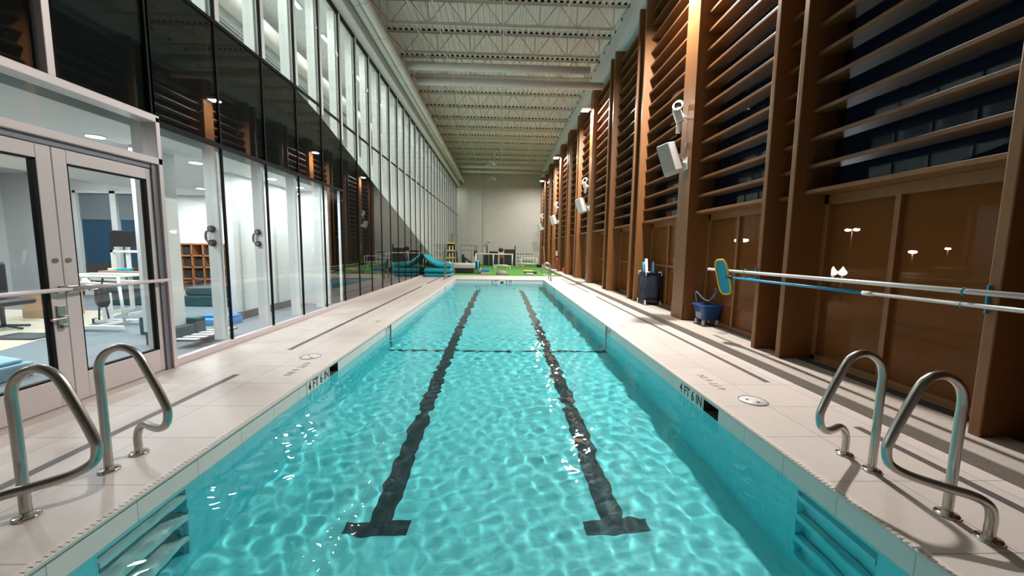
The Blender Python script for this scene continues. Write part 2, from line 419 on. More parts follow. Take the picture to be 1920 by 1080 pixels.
# depth markers on the pool walls
def marker(body, y0, y1, side, lab):
    x = side*PX
    root = thing('depth_marker', lab, 'sign', (x, (y0+y1)/2, -.09), 'depth marker tiles')
    MB().box(min(x, x-side*.005), max(x, x-side*.005), y0, y1, -.165, -.03).build('tile', M_marker, root)
    xa = (0, -side, 0); ya = (0, 0, 1)
    letters('lettering', body, .15, xa, ya, (x-side*.006, (y1-.03) if side > 0 else (y0+.03), -.15), M_ink, root, .001, .002, y1-y0-.05)
    return root
marker('4 FT 6 IN', 3.80, 4.34, 1, 'black on white 4 FT 6 IN depth tile on the timber side wall')
marker('4 FT 6 IN', 4.20, 4.76, -1, 'black on white 4 FT 6 IN depth tile on the glass side wall')
marker('5 FT', 7.16, 7.42, 1, 'small 5 FT depth tile on the timber side wall')
marker('5 FT', 7.14, 7.42, -1, 'small 5 FT depth tile on the glass side wall')
root = thing('depth_marker', 'black 6 FT 6 IN depth tile on the far pool wall', 'sign', (0, PY1-.003, -.09), 'depth marker tiles')
MB().box(-.42, .66, PY1-.006, PY1, -.175, -.02).build('tile', M_marker, root)
letters('lettering', '6 FT', .17, (1, 0, 0), (0, 0, 1), (-.40, PY1-.008, -.145), M_ink, root, .001, .003)
letters('lettering', '6 IN', .17, (1, 0, 0), (0, 0, 1), (.28, PY1-.008, -.145), M_ink, root, .001, .003)
MB().box(.02, .18, PY1-.009, PY1, -.175, -.1).build('tile_square', M_ink, root)
# markings inlaid in the deck
def deckmark(body, x, y, side, size, lab, sp):
    root = thing('deck_marking', lab, 'marking', (x, y, 0), 'deck depth markings')
    xa = (0, side, 0); ya = (-side, 0, 0)
    letters('lettering', body, size, xa, ya, (x, y, .0008), M_inkg, root, .0006)
    return root
deckmark('4 FT 6 IN', 2.50, 3.93, 1, .13, 'faded upside-down 4 FT 6 IN lettering on the timber side deck', 0)
deckmark('4 FT 6 IN', -2.50, 4.86, -1, .13, 'faded 4 FT 6 IN lettering on the glass side deck', 0)
deckmark('5 FT', 2.50, 7.25, 1, .12, 'faint 5 FT lettering on the timber side deck', 0)
deckmark('5 FT', -2.50, 7.75, -1, .12, 'faint 5 FT lettering on the glass side deck', 0)
def nodive(x, y, lab):
    root = thing('no_diving_disc', lab, 'sign', (x, y, 0), 'no diving discs')
    MB().lathe([(.14, 0), (.14, .002), (.001, .002)], (x, y, 0), 32).build('disc', M_marker, root)
    pts = [(x+.13*math.cos(a), y+.13*math.sin(a), .0025) for a in np.linspace(0, 2*math.pi, 32, endpoint=False)]
    MB().tube(pts, .004, 6, True).build('ring', M_inkg, root)
    g = MB(); g.ball((x+.03, y-.04, .003), .018, (1, 1, .15)); g.ball((x-.04, y+.03, .003), .016, (1, 1, .15))
    g.build('diver_symbol', M_ink, root)
nodive(2.58, 3.64, 'round white no diving disc on the timber side deck')
nodive(-2.56, 5.12, 'round white no diving disc on the glass side deck')
nodive(2.50, 13.2, 'round white no diving disc far along the timber side deck')
# slot drains
for x, y0, y1, lab in ((-3.04, -2.5, 4.38, 'dark slot drain in the deck in front of the glass doors'), (-3.03, 5.46, 14.72, 'long dark slot drain along the glass wall deck'),
                       (-3.03, 15.85, 19.35, 'short dark slot drain before the turquoise cushions'), (3.12, -2.5, 3.07, 'dark slot drain beside the near timber side rails'),
                       (3.12, 4.18, 12.1, 'long dark slot drain along the timber side deck'), (3.14, 13.2, 19.2, 'dark slot drain by the far ladder on the timber side')):
    m = MB(); m.box(x-.035, x+.035, y0, y1, -.01, .0015)
    tag(m.build('slot_drain', M_drain), lab, 'drain', 'slot drains')
m = MB(); m.box(3.96, 4.12, YB, YF, .09, .1015)
for k in range(3): m.box(3.98+k*.05, 3.992+k*.05, YB, 12, .1, .104)
tag(m.build('trench_drain', M_dark), 'dark trench drain on the ledge along the timber windows', 'drain')
m = MB(); m.lathe([(.085, 0), (.085, .004), (.06, .006), (.001, .006)], (3.86, 6.35, .1), 24)
tag(m.build('drain_cover', M_riser), 'round grey drain cover on the ledge near the mop bucket', 'drain')

# ================================================================== grab rails
def rail_proto(y_out, name, lab, loc):
    root = thing('grab_rail', lab, 'pool rail', (0, 0, 0), 'stainless pool grab rails')
    prof = [(0, 0, 0), (0, 0, .52), (0, 0, .70), (-.045, 0, .79), (-.135, 0, .835), (-.235, 0, .80), (-.31, 0, .66), (-.395, 0, .46), (-.408, 0, .385), (-.385, y_out*.03, .315),
            (-.31, y_out*.2, .27), (-.19, y_out*.55, .245), (-.085, y_out*.87, .23), (-.022, y_out*.985, .19), (0, y_out, .125), (0, y_out, .06), (0, y_out, 0)]
    MB().tube(spline(prof, 7), .0242, 16).build('rail', M_steel, root)
    for y in (0, y_out):
        MB().lathe([(.058, 0), (.058, .008), (.05, .016), (.026, .018), (.0245, .03)], (0, y, 0), 24).build('flange', M_chrome, root)
    root.location = loc; return root
ra = rail_proto(.21, 'a', 'near steel grab rail of the timber side ladder, beside the far of its two', (2.6, 2.42, 0))
rb = rail_proto(-.19, 'b', 'steel grab rail nearest the camera on the timber side deck', (2.61, 1.98, 0))
ra['label'] = 'farther steel grab rail of the near pair on the timber side deck'
def rail_copy(src, loc, lab, flipx=False):
    r = copy_thing(src, loc, lab)
    if flipx:
        for ch in r.children:
            ch.data = ch.data.copy(); ch.data.transform(Matrix.Scale(-1, 4, (1, 0, 0)))
            ch.data.flip_normals()
    return r
rail_copy(ra, (-2.575, 2.46, 0), 'farther steel grab rail of the near pair in front of the glass doors', True)
rail_copy(rb, (-2.575, 2.02, 0), 'steel grab rail nearest the camera on the glass side deck', True)
rail_copy(ra, (-2.61, 18.45, 0), 'far steel grab rail in front of the turquoise cushions, set back', True)
rail_copy(rb, (-2.61, 17.95, 0), 'far steel grab rail in front of the turquoise cushions, set forward', True)
rail_copy(ra, (2.46, 18.9, 0), 'farther of the two steel grab rails at the far timber side corner')
rail_copy(rb, (2.43, 18.1, 0), 'nearer of the two steel grab rails at the far timber side corner')

# ================================================================== left glass wall
mull = lambda k: 4.66+1.05*k
slope = lambda y: min(4.56, 4.56-(y-8.1)*.246)
Z0, Z1, Z2, Z3 = .09, 2.89, 4.56, 7.12
NB = 30
def bay(k, n):
    y0, y1 = mull(k), mull(k+1)
    root = sroot('window_%d' % n, (LX, y0, 0), 'tall glass bay of the glazed wall, %s after the double doors' % ORD[k] if k >= 0 else 'tall glass bay before the double doors', 'window')
    MB().box(LX-.012, LX, y0+.02, y1-.02, Z0, Z3).build('pane', M_glass, root)
    m = MB(); m.box(LX-.05, LX+.035, y0, y1, 0, Z0)
    m.build('sill', M_alu, root, .006)
    m = MB(); m.box(LX-.02, LX+.012, y0-.008, y0+.02, Z0, Z3); m.build('gasket', M_black, root)
    m = MB(); m.box(LX-.12, LX-.065, y0-.032, y0+.032, Z0, Z3); m.box(LX-.062, LX+.025, y0+.02, y0+.10, max(Z0, slope(y0)+.03), Z3)
    m.build('mullion', M_silver, root, .004)
    zt = slope((y0+y1)/2)
    m = MB(); m.box(LX-.03, LX+.014, y0, y1, Z2-.02, Z2+.025)
    if zt > Z1+.1 and k < 5: m.box(LX-.03, LX+.014, y0, y1, Z1-.03, Z1+.03)
    m.box(LX-.05, LX+.02, y0, y1, Z3-.04, Z3+.03)
    m.build('transom', M_black, root)
    lo = Z1 if k < 5 else Z0
    a, c = max(lo, slope(y0)), max(lo, slope(y1))
    if a > lo+.01 or c > lo+.01:
        m = MB(); m.prism([(y0, lo), (y1, lo), (y1, c), (y0, a)], 'x', LX-.06, LX-.03); m.build('spandrel_panel', M_spand, root)
    m = MB(); m.box(LX-.235, LX-.12, y0-.03, y0+.03, Z0 if k < 5 else max(0, slope(y0)), Z3); m.build('fin', M_fin, root)
    return root
n = 1
for k in range(NB): bay(k, n); n += 1
# bays nearer the camera than the doors
for k in (-4, -5, -6, -7): bay(k, n); n += 1
# ---- double doors + frame
dy0, dy1, dm = 2.51, 4.66, 3.58
door = sroot('door_1', (LX, dm, 0), 'pinkish grey metal framed glass double doors', 'door')
FX0, FX1 = LX-.10, LX+.07
m = MB()
m.box(FX0, FX1, dy1-.055, dy1, 0, 2.93); m.box(FX0, FX1, dy0, dy0+.055, 0, 2.93)
m.box(FX0, FX1, dy0, dy1, 2.87, 2.95); m.box(FX0, FX1, dy0, dy1, 2.40, 2.475)
m.box(FX0, FX1-.02, 3.60, 3.665, 2.95, 4.6)
m.box(FX0, FX1-.02, 1.4, dy0, 2.88, 2.95)
m.build('door_frame', M_alu, door, .006)
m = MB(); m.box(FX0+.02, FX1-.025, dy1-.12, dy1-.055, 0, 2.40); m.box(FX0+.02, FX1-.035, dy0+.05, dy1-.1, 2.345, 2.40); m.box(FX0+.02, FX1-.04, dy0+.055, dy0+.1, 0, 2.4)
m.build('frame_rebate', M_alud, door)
MB().box(LX-.02, LX-.008, dy0+.05, dy1-.05, 2.475, 2.87).build('transom_pane', M_glass, door)
MB().box(LX-.02, LX-.008, dy0, dy1, 2.95, 4.56).build('upper_pane', M_glass, door)
MB().box(LX-.07, LX-.04, dy0-1.1, dy1, 2.95, 4.56).build('spandrel_panel', M_spand, door)
MB().box(LX-.012, LX, 1.4, dy0, Z0, 2.9).build('side_pane', M_glass, door)
m = MB(); m.box(LX-.02, LX+.012, dy1-.03, dy1+.02, 2.95, Z3); m.build('gasket', M_black, door)
m = MB(); m.box(LX-.05, LX+.02, dy0-1.2, dy1, Z2, Z3); m.build('upper_panel', M_fin, door)
def leaf(y0, y1, hinge_hi):
    m = MB(); x0, x1 = LX-.025, LX+.025
    w = .115
    m.box(x0, x1, y0, y0+w, .01, 2.335); m.box(x0, x1, y1-w, y1, .01, 2.335)
    m.box(x0, x1, y0+w, y1-w, 2.215, 2.335); m.box(x0, x1, y0+w, y1-w, .01, .265)
    l = m.build('door_leaf', M_alu, door, .005)
    g = MB(); e = .012
    g.box(x0, x1-.004, y0+w, y0+w+e, .265, 2.215); g.box(x0, x1-.004, y1-w-e*2.2, y1-w, .265, 2.215)
    g.box(x0, x1-.004, y0+w, y1-w, .265, .28); g.box(x0, x1-.004, y0+w, y1-w, 2.2, 2.215)
    g.build('gasket', M_black, l)
    MB().box(LX-.006, LX+.006, y0+w, y1-w, .265, 2.215).build('pane', M_glass, l)
    h = MB(); h.tube([(LX+.085, y0-.01 if hinge_hi else y0, 1.075), (LX+.085, y1+.005, 1.075)], .019, 12)
    for yy in (y0+.08, y1-.08): h.box(LX+.02, LX+.085, yy-.025, yy+.025, 1.045, 1.075)
    h.build('push_bar', M_alu, l)
    return l
la = leaf(dm+.003, dy1-.06, True); lb = leaf(dy0+.06, dm-.003, False)
for l, y in ((la, dm+.05), (lb, dm-.055)):
    m = MB(); m.cyl((LX+.02, y, 1.335), (LX+.034, y, 1.335), .022); m.build('lock_cylinder', M_steel, l)
m = MB(); m.box(LX+.02, LX+.04, dm-.09, dm-.02, .72, .93); m.box(LX+.04, LX+.075, dm-.075, dm-.035, .80, .84); m.tube([(LX+.075, dm-.055, .82), (LX+.08, dm-.18, .815)], .012, 10); m.box(LX+.04, LX+.06, dm-.075, dm-.03, .72, .76)
m.build('lever_lock', M_steel, lb, .004)
m = MB(); m.box(LX+.02, LX+.1, dm-.05, dm+.045, 1.04, 1.11); m.build('bar_joint', M_steel, la, .01)
# far grey door at the end of the glass wall
fd = sroot('door_2', (LX+.05, 33, 0), 'grey metal door at the far end of the glass wall', 'door')
MB().box(LX-.0, LX+.12, 31.6, 34.6, 0, 2.6).build('door_leaf', pm('grey_door', (.34, .33, .31), .5), fd, .01)
m = MB(); m.box(LX+.12, LX+.16, 31.5, 31.62, 0, 2.7); m.box(LX+.12, LX+.16, 33.04, 33.1, 0, 2.7); m.box(LX+.12, LX+.16, 34.55, 34.66, 0, 2.7); m.box(LX+.12, LX+.16, 31.5, 34.66, 2.6, 2.7)
m.build('door_frame', pm('grey_door_frame', (.42, .41, .38), .5), fd)
# beam over the glazing
m = MB(); m.box(-4.2, -3.72, YB, YF, 7.15, 7.42); m.box(-4.2, -3.9, YB, YF, 7.42, ZC)
struct(m.build('trim_5', M_pipe, None, .01), 'long cream beam running above the glass wall', 'beam')

# ================================================================== shell
m = MB(); m.box(-14, 4.8, YF, YF+.25, -.2, 9); m.box(-1.62, -1.5, YF-.1, YF, 0, ZC)
struct(m.build('wall_far', M_block), 'cream painted block wall at the far end', 'wall')
m = MB(); m.box(-14, 4.8, YB-.2, YB, -.2, 9)
struct(m.build('wall_back', pm('back_wall_brown', (.12, .10, .085), .7)), 'plain dull brown wall behind the near pool end', 'wall')  # unseen wall, coloured dark to cut light bounced onto the near fins
# fluted roof deck
prof = []; x = -4.3
while x < 4.6:
    prof += [(x, ZC), (x+.075, ZC), (x+.095, ZC+.06), (x+.17, ZC+.06)]; x += .19
prof += [(4.7, ZC), (4.7, ZC+.3), (-4.3, ZC+.3)]
m = MB(); v = [(p[0], YB, p[1]) for p in prof]+[(p[0], YF, p[1]) for p in prof]; N = len(prof)
m.add(v, [(i, (i+1) % N, N+(i+1) % N, N+i) for i in range(N)]); me_c = m.build('ceiling', M_ceil)
struct(me_c, 'cream corrugated metal roof deck', 'ceiling')
m = MB(); m.box(3.72, 4.9, YB, YF, 8.0, ZC); m.box(4.3, 4.9, YB, YF, 7.55, 8.0)
for k in range(46): m.box(3.70, 3.72, 5+k*.68, 5.1+k*.68, ZC-.1, ZC-.03, 1)
struct(m.build('trim_6', [M_bulk, M_dark]), 'pale bulkhead above the timber wall', 'bulkhead')
# trusses
TY = [10.3+1.68*k for k in range(-3, 16)]
def truss(y, i):
    root = thing('roof_truss', 'cream open web roof truss, %s counted back from the far wall' % ORD[len(TY)-1-i], 'truss', (0, y, 8.05), 'roof trusses')
    x0, x1 = -3.5, 3.6
    m = MB()
    for s in (-1, 1): m.box(-3.3 if s else 0, 3.35, y+s*.012, y+s*.05, 8.05, 8.058); m.box(-3.3, 3.35, y+s*.012, y+s*.018, 8.05, 8.095)
    m.build('bottom_chord', M_truss, root)
    m = MB()
    for s in (-1, 1): m.box(-3.95, 3.75, y+s*.012, y+s*.055, 8.705, 8.715); m.box(-3.95, 3.75, y+s*.012, y+s*.018, 8.655, 8.715)
    m.build('top_chord', M_truss, root)
    m = MB(); m.box(-3.9, 3.7, y-.05, y+.05, ZC+.002, ZC+.055)  # black strip standing in for the shade inside the deck flutes
    m.build('flute_shade', M_black, root)
    m = MB(); nP = 6; dx = 6.6/nP
    for k in range(nP):
        a = -3.3+k*dx
        m.tube([(a+.03, y, 8.07), (a+dx/2-.02, y, 8.69)], .016, 6); m.tube([(a+dx/2+.02, y, 8.69), (a+dx-.03, y, 8.07)], .016, 6)
        m.tube([(a+dx, y, 8.07), (a+dx, y, 8.69)], .016, 6)
    m.tube([(-3.3, y, 8.07), (-3.9, y, 8.69)], .016, 6); m.tube([(3.3, y, 8.07), (3.72, y, 8.69)], .016, 6)
    m.build('web', M_truss, root)
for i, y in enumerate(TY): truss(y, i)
for x, lab in ((-2.58, 'thin cream bracing strip under the roof, outermost on the glass side'), (-1.9, 'thin cream bracing strip under the roof, second from the glass side'),
               (.02, 'thin cream bracing strip along the middle of the roof'), (1.78, 'thin cream bracing strip under the roof on the timber side')):
    m = MB(); m.box(x-.02, x+.02, TY[0], YF, 8.058, 8.064); m.box(x-.003, x+.003, TY[0], YF, 8.064, 8.1)
    tag(m.build('roof_brace', M_truss), lab, 'brace', 'roof bracing strips')
def pipe(pts, r, name, lab, cat, grp, rings=None, axis='y'):
    root = thing(name, lab, cat, pts[0], grp)
    MB().tube(pts, r, 20).build('duct', M_pipe, root)
    if rings:
        for q in rings:
            c = Vector((pts[0][0], q, pts[0][2])) if axis == 'y' else Vector((q, pts[0][1], pts[0][2]))
            d = Vector((0, .02, 0)) if axis == 'y' else Vector((.02, 0, 0))
            MB().tube([c-d, c+d], r+.006, 20).build('seam_band', M_truss, root)
            if axis == 'y' and pts[0][0] > -4 and int(q*10) % 2: MB().tube([c+Vector((r, 0, 0)), c+Vector((r, 0, .25)), (c.x+r, c.y, ZC)], .012, 6).build('hanger_rod', M_truss, root)
    return root
pipe([(-3.57, YB+.1, 7.42), (-3.57, 33.8, 7.42)], .115, 'hanging_duct', 'round cream duct next to the glass wall beam', 'duct', 'ducts along the glass wall', [5.5+1.5*k for k in range(18)])
pipe([(-3.25, YB+.1, 7.24), (-3.25, 33.8, 7.24)], .115, 'hanging_duct', 'round cream duct nearer the pool of the long pair', 'duct', 'ducts along the glass wall', [5.1+1.5*k for k in range(18)])
for y, z, x0, x1, lab in ((13.4, 7.5, -3.15, 2.95, 'first cream cross pipe below the trusses, ending short of the bulkhead'), (14.58, 7.5, -3.1, 3.7, 'second cream cross pipe below the trusses, reaching the bulkhead'),
                  (28.9, 7.5, -3.1, 3.0, 'nearer of the two far cream cross pipes by the fans'), (30.3, 7.42, -3.1, 3.7, 'farther of the two far cream cross pipes by the fans')):
    root = pipe([(x0, y, z), (x1, y, z)], .125 if y < 20 else .10, 'cross_pipe', lab, 'pipe', 'cross pipes under the roof')
    for k in range(4):
        xx = x0+.5+k*(x1-x0-1)/3
        MB().tube([(xx, y, z+.1), (xx, y, ZC)], .007, 6).build('hanger', M_truss, root)
for k in range(4):
    m = MB(); x = 2.62+k*.085
    m.tube([(x, YB+.1, 8.02), (x, 12.6, 8.02), (x, 12.9, 7.85), (x, 14.2, 7.8)], .014, 8); m.tube([(x, 14.2, 7.8), (x, 14.9, 8.02), (x, YF, 8.02)], .014, 8)
    tag(m.build('conduit', M_truss), 'thin cream conduit under the roof, %s of four from the pool side' % ORD[k], 'conduit', 'roof conduits')
# ceiling fans
def fan(x, y, lab):
    root = thing('ceiling_fan', lab, 'fan', (x, y, 7.42), 'ceiling fans')
    MB().tube([(x, y, 7.5), (x, y, ZC)], .016, 8).build('downrod', M_pipe, root)
    MB().lathe([(.001, -.09), (.12, -.085), (.15, -.03), (.14, .03), (.06, .07), (.03, .14), (.016, .16)], (x, y, 7.42), 20).build('motor', M_wht, root)
    MB().lathe([(.03, 0), (.075, .02), (.075, .12), (.03, .15)], (x, y, 8.0), 16).build('canopy', M_wht, root)
    for k in range(3):
        a = 2*math.pi*k/3+.2; M = Matrix.Translation((x, y, 7.43)) @ Matrix.Rotation(a, 4, 'Z') @ Matrix.Rotation(R(9), 4, 'X')
        m = MB(); m.box(.12, .95, -.06, .06, -.006, .006, 0, M); m.build('blade', M_pipe, root)
fan(-.48, 27.5, 'nearer white ceiling fan hanging on its rod'); fan(-.56, 33.4, 'farther white ceiling fan close to the end wall')

# ================================================================== right timber wall
UC = [-3.0, -.25, 2.48, 5.11, 7.785, 10.67, 13.38, 16.2, 18.95, 21.65, 24.5, 27.25, 30.0, 32.75, 35.5]
def kind_of(k): return (k-4) % 3 == 0
pitch = .338; ZS = 2.24
PAIRS = [i for i in range(len(UC)) if not kind_of(i) and i >= 2]
pairn = lambda i: ORD[PAIRS.index(i)] if i in PAIRS else 'unseen nearest'
piern = lambda i: ORD[(i-1)//3-1] if i >= 4 else 'unseen nearest'
bayn = lambda k: ORD[k-2] if k >= 2 else ('unseen nearest', 'unseen next')[k]
for i, c in enumerate(UC):
    ordn = ORD[i]
    if kind_of(i):
        root = thing('timber_pier', 'wide timber pier topped by a lamp, %s wide pier from the near end' % piern(i), 'pier', (RX, c, .1), 'wide timber piers')
        MB().box(RX, RG+.12, c-.25, c+.25, .1, 8.0).build('post', M_wood, root, .006)
        MB().box(RX-.006, RX+.02, c-.25, c+.25, .105, .42).build('kick_plate', M_wood, root, .003)
        m = MB(); m.box(RX-.004, RX+.02, c-.245, c-.238, .42, 7.0); m.build('cover_seam', M_frame, root)
        for z in (4.35, 3.62):
            MB().box(RX-.012, RX+.01, c-.03, c+.03, z-.05, z+.05).build('outlet_plate', M_steel, root, .004)
    else:
        if c > YF-.5: pass
        for s in (-1, 1):
            yy = c+s*.25
            if yy > YF-.05: continue
            lab = 'thin brown timber fin, %s of the %s fin pair from the near end' % ('nearer' if s < 0 else 'farther', pairn(i))
            root = thing('timber_fin', lab, 'fin', (RX, yy, .1), 'thin timber fins')
            MB().box(RX, RG+.12, yy-.04, yy+.04, .1, 8.0).build('board', M_wood, root, .01)
        m = MB()
        m.box(RG+.02, RG+.1, c-.21, c+.21, .1, 8)
        gapback = m.build('back_board', M_wood); tag(gapback, 'dark timber infill between the %s pair of thin fins' % pairn(i), 'infill board', 'fin infill boards')
        z = ZS; q = MB()
        while z < 7.8: q.box(3.90, 4.2, c-.21, c+.21, z-.025, z+.025); z += pitch
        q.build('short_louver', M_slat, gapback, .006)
bi = 0
for i in range(len(UC)-1):
    y0, y1 = UC[i]+(.25 if kind_of(i) else .29), UC[i+1]-(.25 if kind_of(i+1) else .29)
    y1 = min(y1, YF-.02)
    if y0 > YF: break
    ym = y0+(y1-y0)*.56
    wr = sroot('window_%d' % n, (RG, ym, .1), 'night window behind brown slats, %s bay of the timber wall from the near end' % bayn(bi), 'window'); n += 1
    MB().box(RG, RG+.012, y0, y1, ZS+.03, 7.6).build('upper_pane', M_nightglass, wr)
    MB().box(RG, RG+.012, y0+.05, y1-.05, .15, ZS-.05).build('screen_pane', M_screen, wr)
    m = MB(); m.box(RG-.06, RG+.06, y0, y0+.07, .1, ZS); m.box(RG-.06, RG+.06, y1-.07, y1, .1, ZS); m.box(RG-.06, RG+.06, y0, y1, .1, .17); m.box(RG-.06, RG+.06, y0, y1, ZS-.12, ZS)
    m.box(RG-.05, RG+.05, ym-.03, ym+.03, .1, ZS)
    if i >= 3 and y0 > 7.5: m.box(RG-.04, RG+.05, y0, y1, 1.1, 1.15)
    m.build('frame', M_frame, wr, .004)
    m = MB(); m.box(3.86, RG+.05, y0, y1, ZS, ZS+.05); m.build('sill_rail', M_wood, wr, .006)
    m = MB(); m.box(RG-.04, RG+.05, y0, y1, 7.55, 7.8); m.build('head_rail', M_frame, wr)
    lv = MB(); z = ZS+.05+pitch-.05
    while z < 7.75: lv.box(3.88, 4.14, y0, y1, z-.025, z+.025); z += pitch
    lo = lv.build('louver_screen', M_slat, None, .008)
    tag(lo, 'bank of horizontal brown timber slats, %s bay from the near end' % bayn(bi), 'louver', 'timber louver banks')
    bi += 1

# flood lamps on the wide piers + their light
LIGHT_E = 880
for i, c in enumerate(UC):
    if not kind_of(i) or c < 0: continue
    z = 7.2
    root = thing('flood_lamp', 'bright flood lamp bracketed to the top of the %s wide timber pier' % piern(i), 'lamp', (3.45, c, z), 'pier flood lamps')
    m = MB(); m.box(3.27, 3.62, c-.2, c+.2, z+.012, z+.10); m.build('housing', M_wht, root, .02)
    m = MB(); m.box(3.3, 3.59, c-.17, c+.17, z-.002, z+.012); m.build('lens', M_lens, root, .004)
    m = MB(); m.box(3.6, RX+.005, c-.05, c+.05, z+.02, z+.08); m.build('bracket', M_wht, root)
    L = bpy.data.lights.new('flood_lamp_light', 'AREA'); L.shape = 'RECTANGLE'; L.size = .27; L.size_y = .32; L.energy = LIGHT_E*(.35 if c > 30 else 1); L.color = (1, .945, .88)
    L.cycles.is_caustics_light = True
    lo = bpy.data.objects.new('flood_lamp_light', L); lo.location = (3.445, c, z-.01); COL.objects.link(lo); lo.parent = None

# speakers on wide piers
def speaker_set(c, labk, first):
    root = thing('wall_speaker', 'white box loudspeaker on the %s wide timber pier' % labk, 'speaker', (RX, c, 3.3), 'pier loudspeakers')
    M = Matrix.Translation((3.42, c+.05, 3.35)) @ Matrix.Rotation(R(-28), 4, 'Z') @ Matrix.Rotation(R(-18), 4, 'Y')
    m = MB()
    poly = [(-.17, -.19), (.05, -.21), (.17, -.10), (.17, .10), (.05, .21), (-.17, .19)]
    v = [M @ Vector((p[0], p[1], z)) for z in (-.29, .29) for p in poly]
    m.add(v, [tuple(range(6))[::-1], tuple(range(6, 12))]+[(k, (k+1) % 6, 6+(k+1) % 6, 6+k) for k in range(6)])
    m.build('cabinet', M_spk, root, .012)
    g = MB(); g.box(-.182, -.17, -.175, .175, -.275, .275, 0, M); g.build('grille', M_grille, root)
    a = M @ Vector((.16, 0, 0)); k = MB(); k.tube([a, (RX-.02, c-.05, 3.25)], .03, 10); k.ball((RX-.06, c-.05, 3.25), .05); k.box(RX-.02, RX+.004, c-.13, c+.03, 3.13, 3.37)
    k.build('bracket', M_wht, root)
    r2 = thing('cable_horn', 'small white horn with looped white cable above the speaker on the %s wide pier' % labk, 'horn', (RX, c, 4.1), 'pier horns')
    M = Matrix.Translation((3.52, c+.02, 4.2)) @ Matrix.Rotation(R(-25), 4, 'Z') @ Matrix.Rotation(R(-20), 4, 'Y')
    m = MB(); m.box(-.07, .08, -.10, .10, -.14, .12, 0, M); m.build('body', M_wht, r2, .02)
    m = MB(); m.tube([M @ Vector((0, 0, -.12)), (3.55, c+.04, 3.86)], [.055, .045], 12); m.build('handset', M_wht, r2)
    for q in range(4):
        pts = [(3.53+.085*math.cos(t)+.012*q-.03, c+.02+.10*math.sin(t)*(1-.1*q)+.015*q, 4.38+.11*math.sin(t+.5)+.012*q) for t in np.linspace(0, 2*math.pi, 22, endpoint=False)]
        MB().tube(pts, .010, 8, True).build('cable_loop', M_wht, r2)
    MB().tube([M @ Vector((.07, 0, 0)), (RX, c, 4.12)], .02, 8).build('bracket', M_wht, r2)
for i, c in enumerate(UC):
    if kind_of(i) and c > 5: speaker_set(c, piern(i), i)

# ================================================================== pool tools along the timber wall
root = thing('telescopic_pole', 'long white pole slung level along the timber fins', 'pole', (3.58, 4, 1.22), 'pool poles')
MB().tube([(3.60, 6.42, 1.20), (3.58, 4.5, 1.215), (3.58, 1.2, 1.235)], .0225, 14).build('tube', pm('white_alu', (.72, .70, .68), .3, metal=.3), root)
MB().tube([(3.60, 6.44, 1.20), (3.60, 6.40, 1.20)], .026, 12).build('end_cap', M_wht, root)
root = thing('skimmer_net', 'blue leaf skimmer with yellow rim on a blue and white pole', 'skimmer', (3.56, 5.6, 1.1), 'pool poles')
MB().tube([(3.56, 5.75, 1.108), (3.57, 3.55, 1.12)], .0165, 12).build('blue_handle', M_sky, root)
MB().tube([(3.57, 3.57, 1.12), (3.575, 1.2, 1.14)], .0195, 12).build('white_handle', pm('grey_alu', (.55, .55, .53), .3, metal=.4), root)
MB().tube([(3.57, 3.60, 1.12), (3.57, 3.50, 1.12)], .0235, 12).build('collar', M_wht, root)
MB().tube([(3.56, 5.68, 1.108), (3.53, 5.80, 1.11)], .026, 12).build('socket', M_blk, root)
def sup(t, p=.55): return (abs(math.cos(t))**p*(1 if math.cos(t) > 0 else -1), abs(math.sin(t))**p*(1 if math.sin(t) > 0 else -1))
rimc = Vector((3.535, 5.90, 1.105)); ru = Vector((.05, -.075, .01)); rv = Vector((-.055, .03, .27))
rim = [rimc+ru*sup(t)[0]+rv*sup(t)[1] for t in np.linspace(0, 2*math.pi, 32, endpoint=False)]
MB().tube(rim, .0135, 8, True).build('rim', M_yel, root)
m = MB(); c = Vector((3.63, 5.80, 1.0)); ring2 = [Vector((3.60, 5.83, 1.03))+(p-rimc)*.5 for p in rim]
v = rim+ring2+[c]; K = len(rim)
m.add(v, [(k, (k+1) % K, K+(k+1) % K, K+k) for k in range(K)]+[(K+k, K+(k+1) % K, 2*K) for k in range(K)], True)
m.build('net_bag', M_net, root)
for y, lab in ((2.75, 'turquoise hook strap on the nearest timber fin, holding the poles'), (5.38, 'turquoise hook strap by the skimmer, holding the poles')):
    root = thing('pole_hanger', lab, 'hanger', (3.7, y, 1.2), 'pole hangers')
    MB().box(3.695, 3.722, y-.006, y+.006, 1.06, 1.28).build('strap', M_net, root)
    for zz, rr in ((1.222, .029), (1.122, .026)):
        pts = [(3.58+rr*math.cos(t), y+.05, zz+rr*math.sin(t)) for t in np.linspace(0, 2*math.pi, 18, endpoint=False)]
        g = MB(); g.tube(pts, .005, 8, True); g.tube([(3.58+rr, y+.05, zz), (3.70, y, zz)], .007, 8); g.build('loop', M_cyan, root)
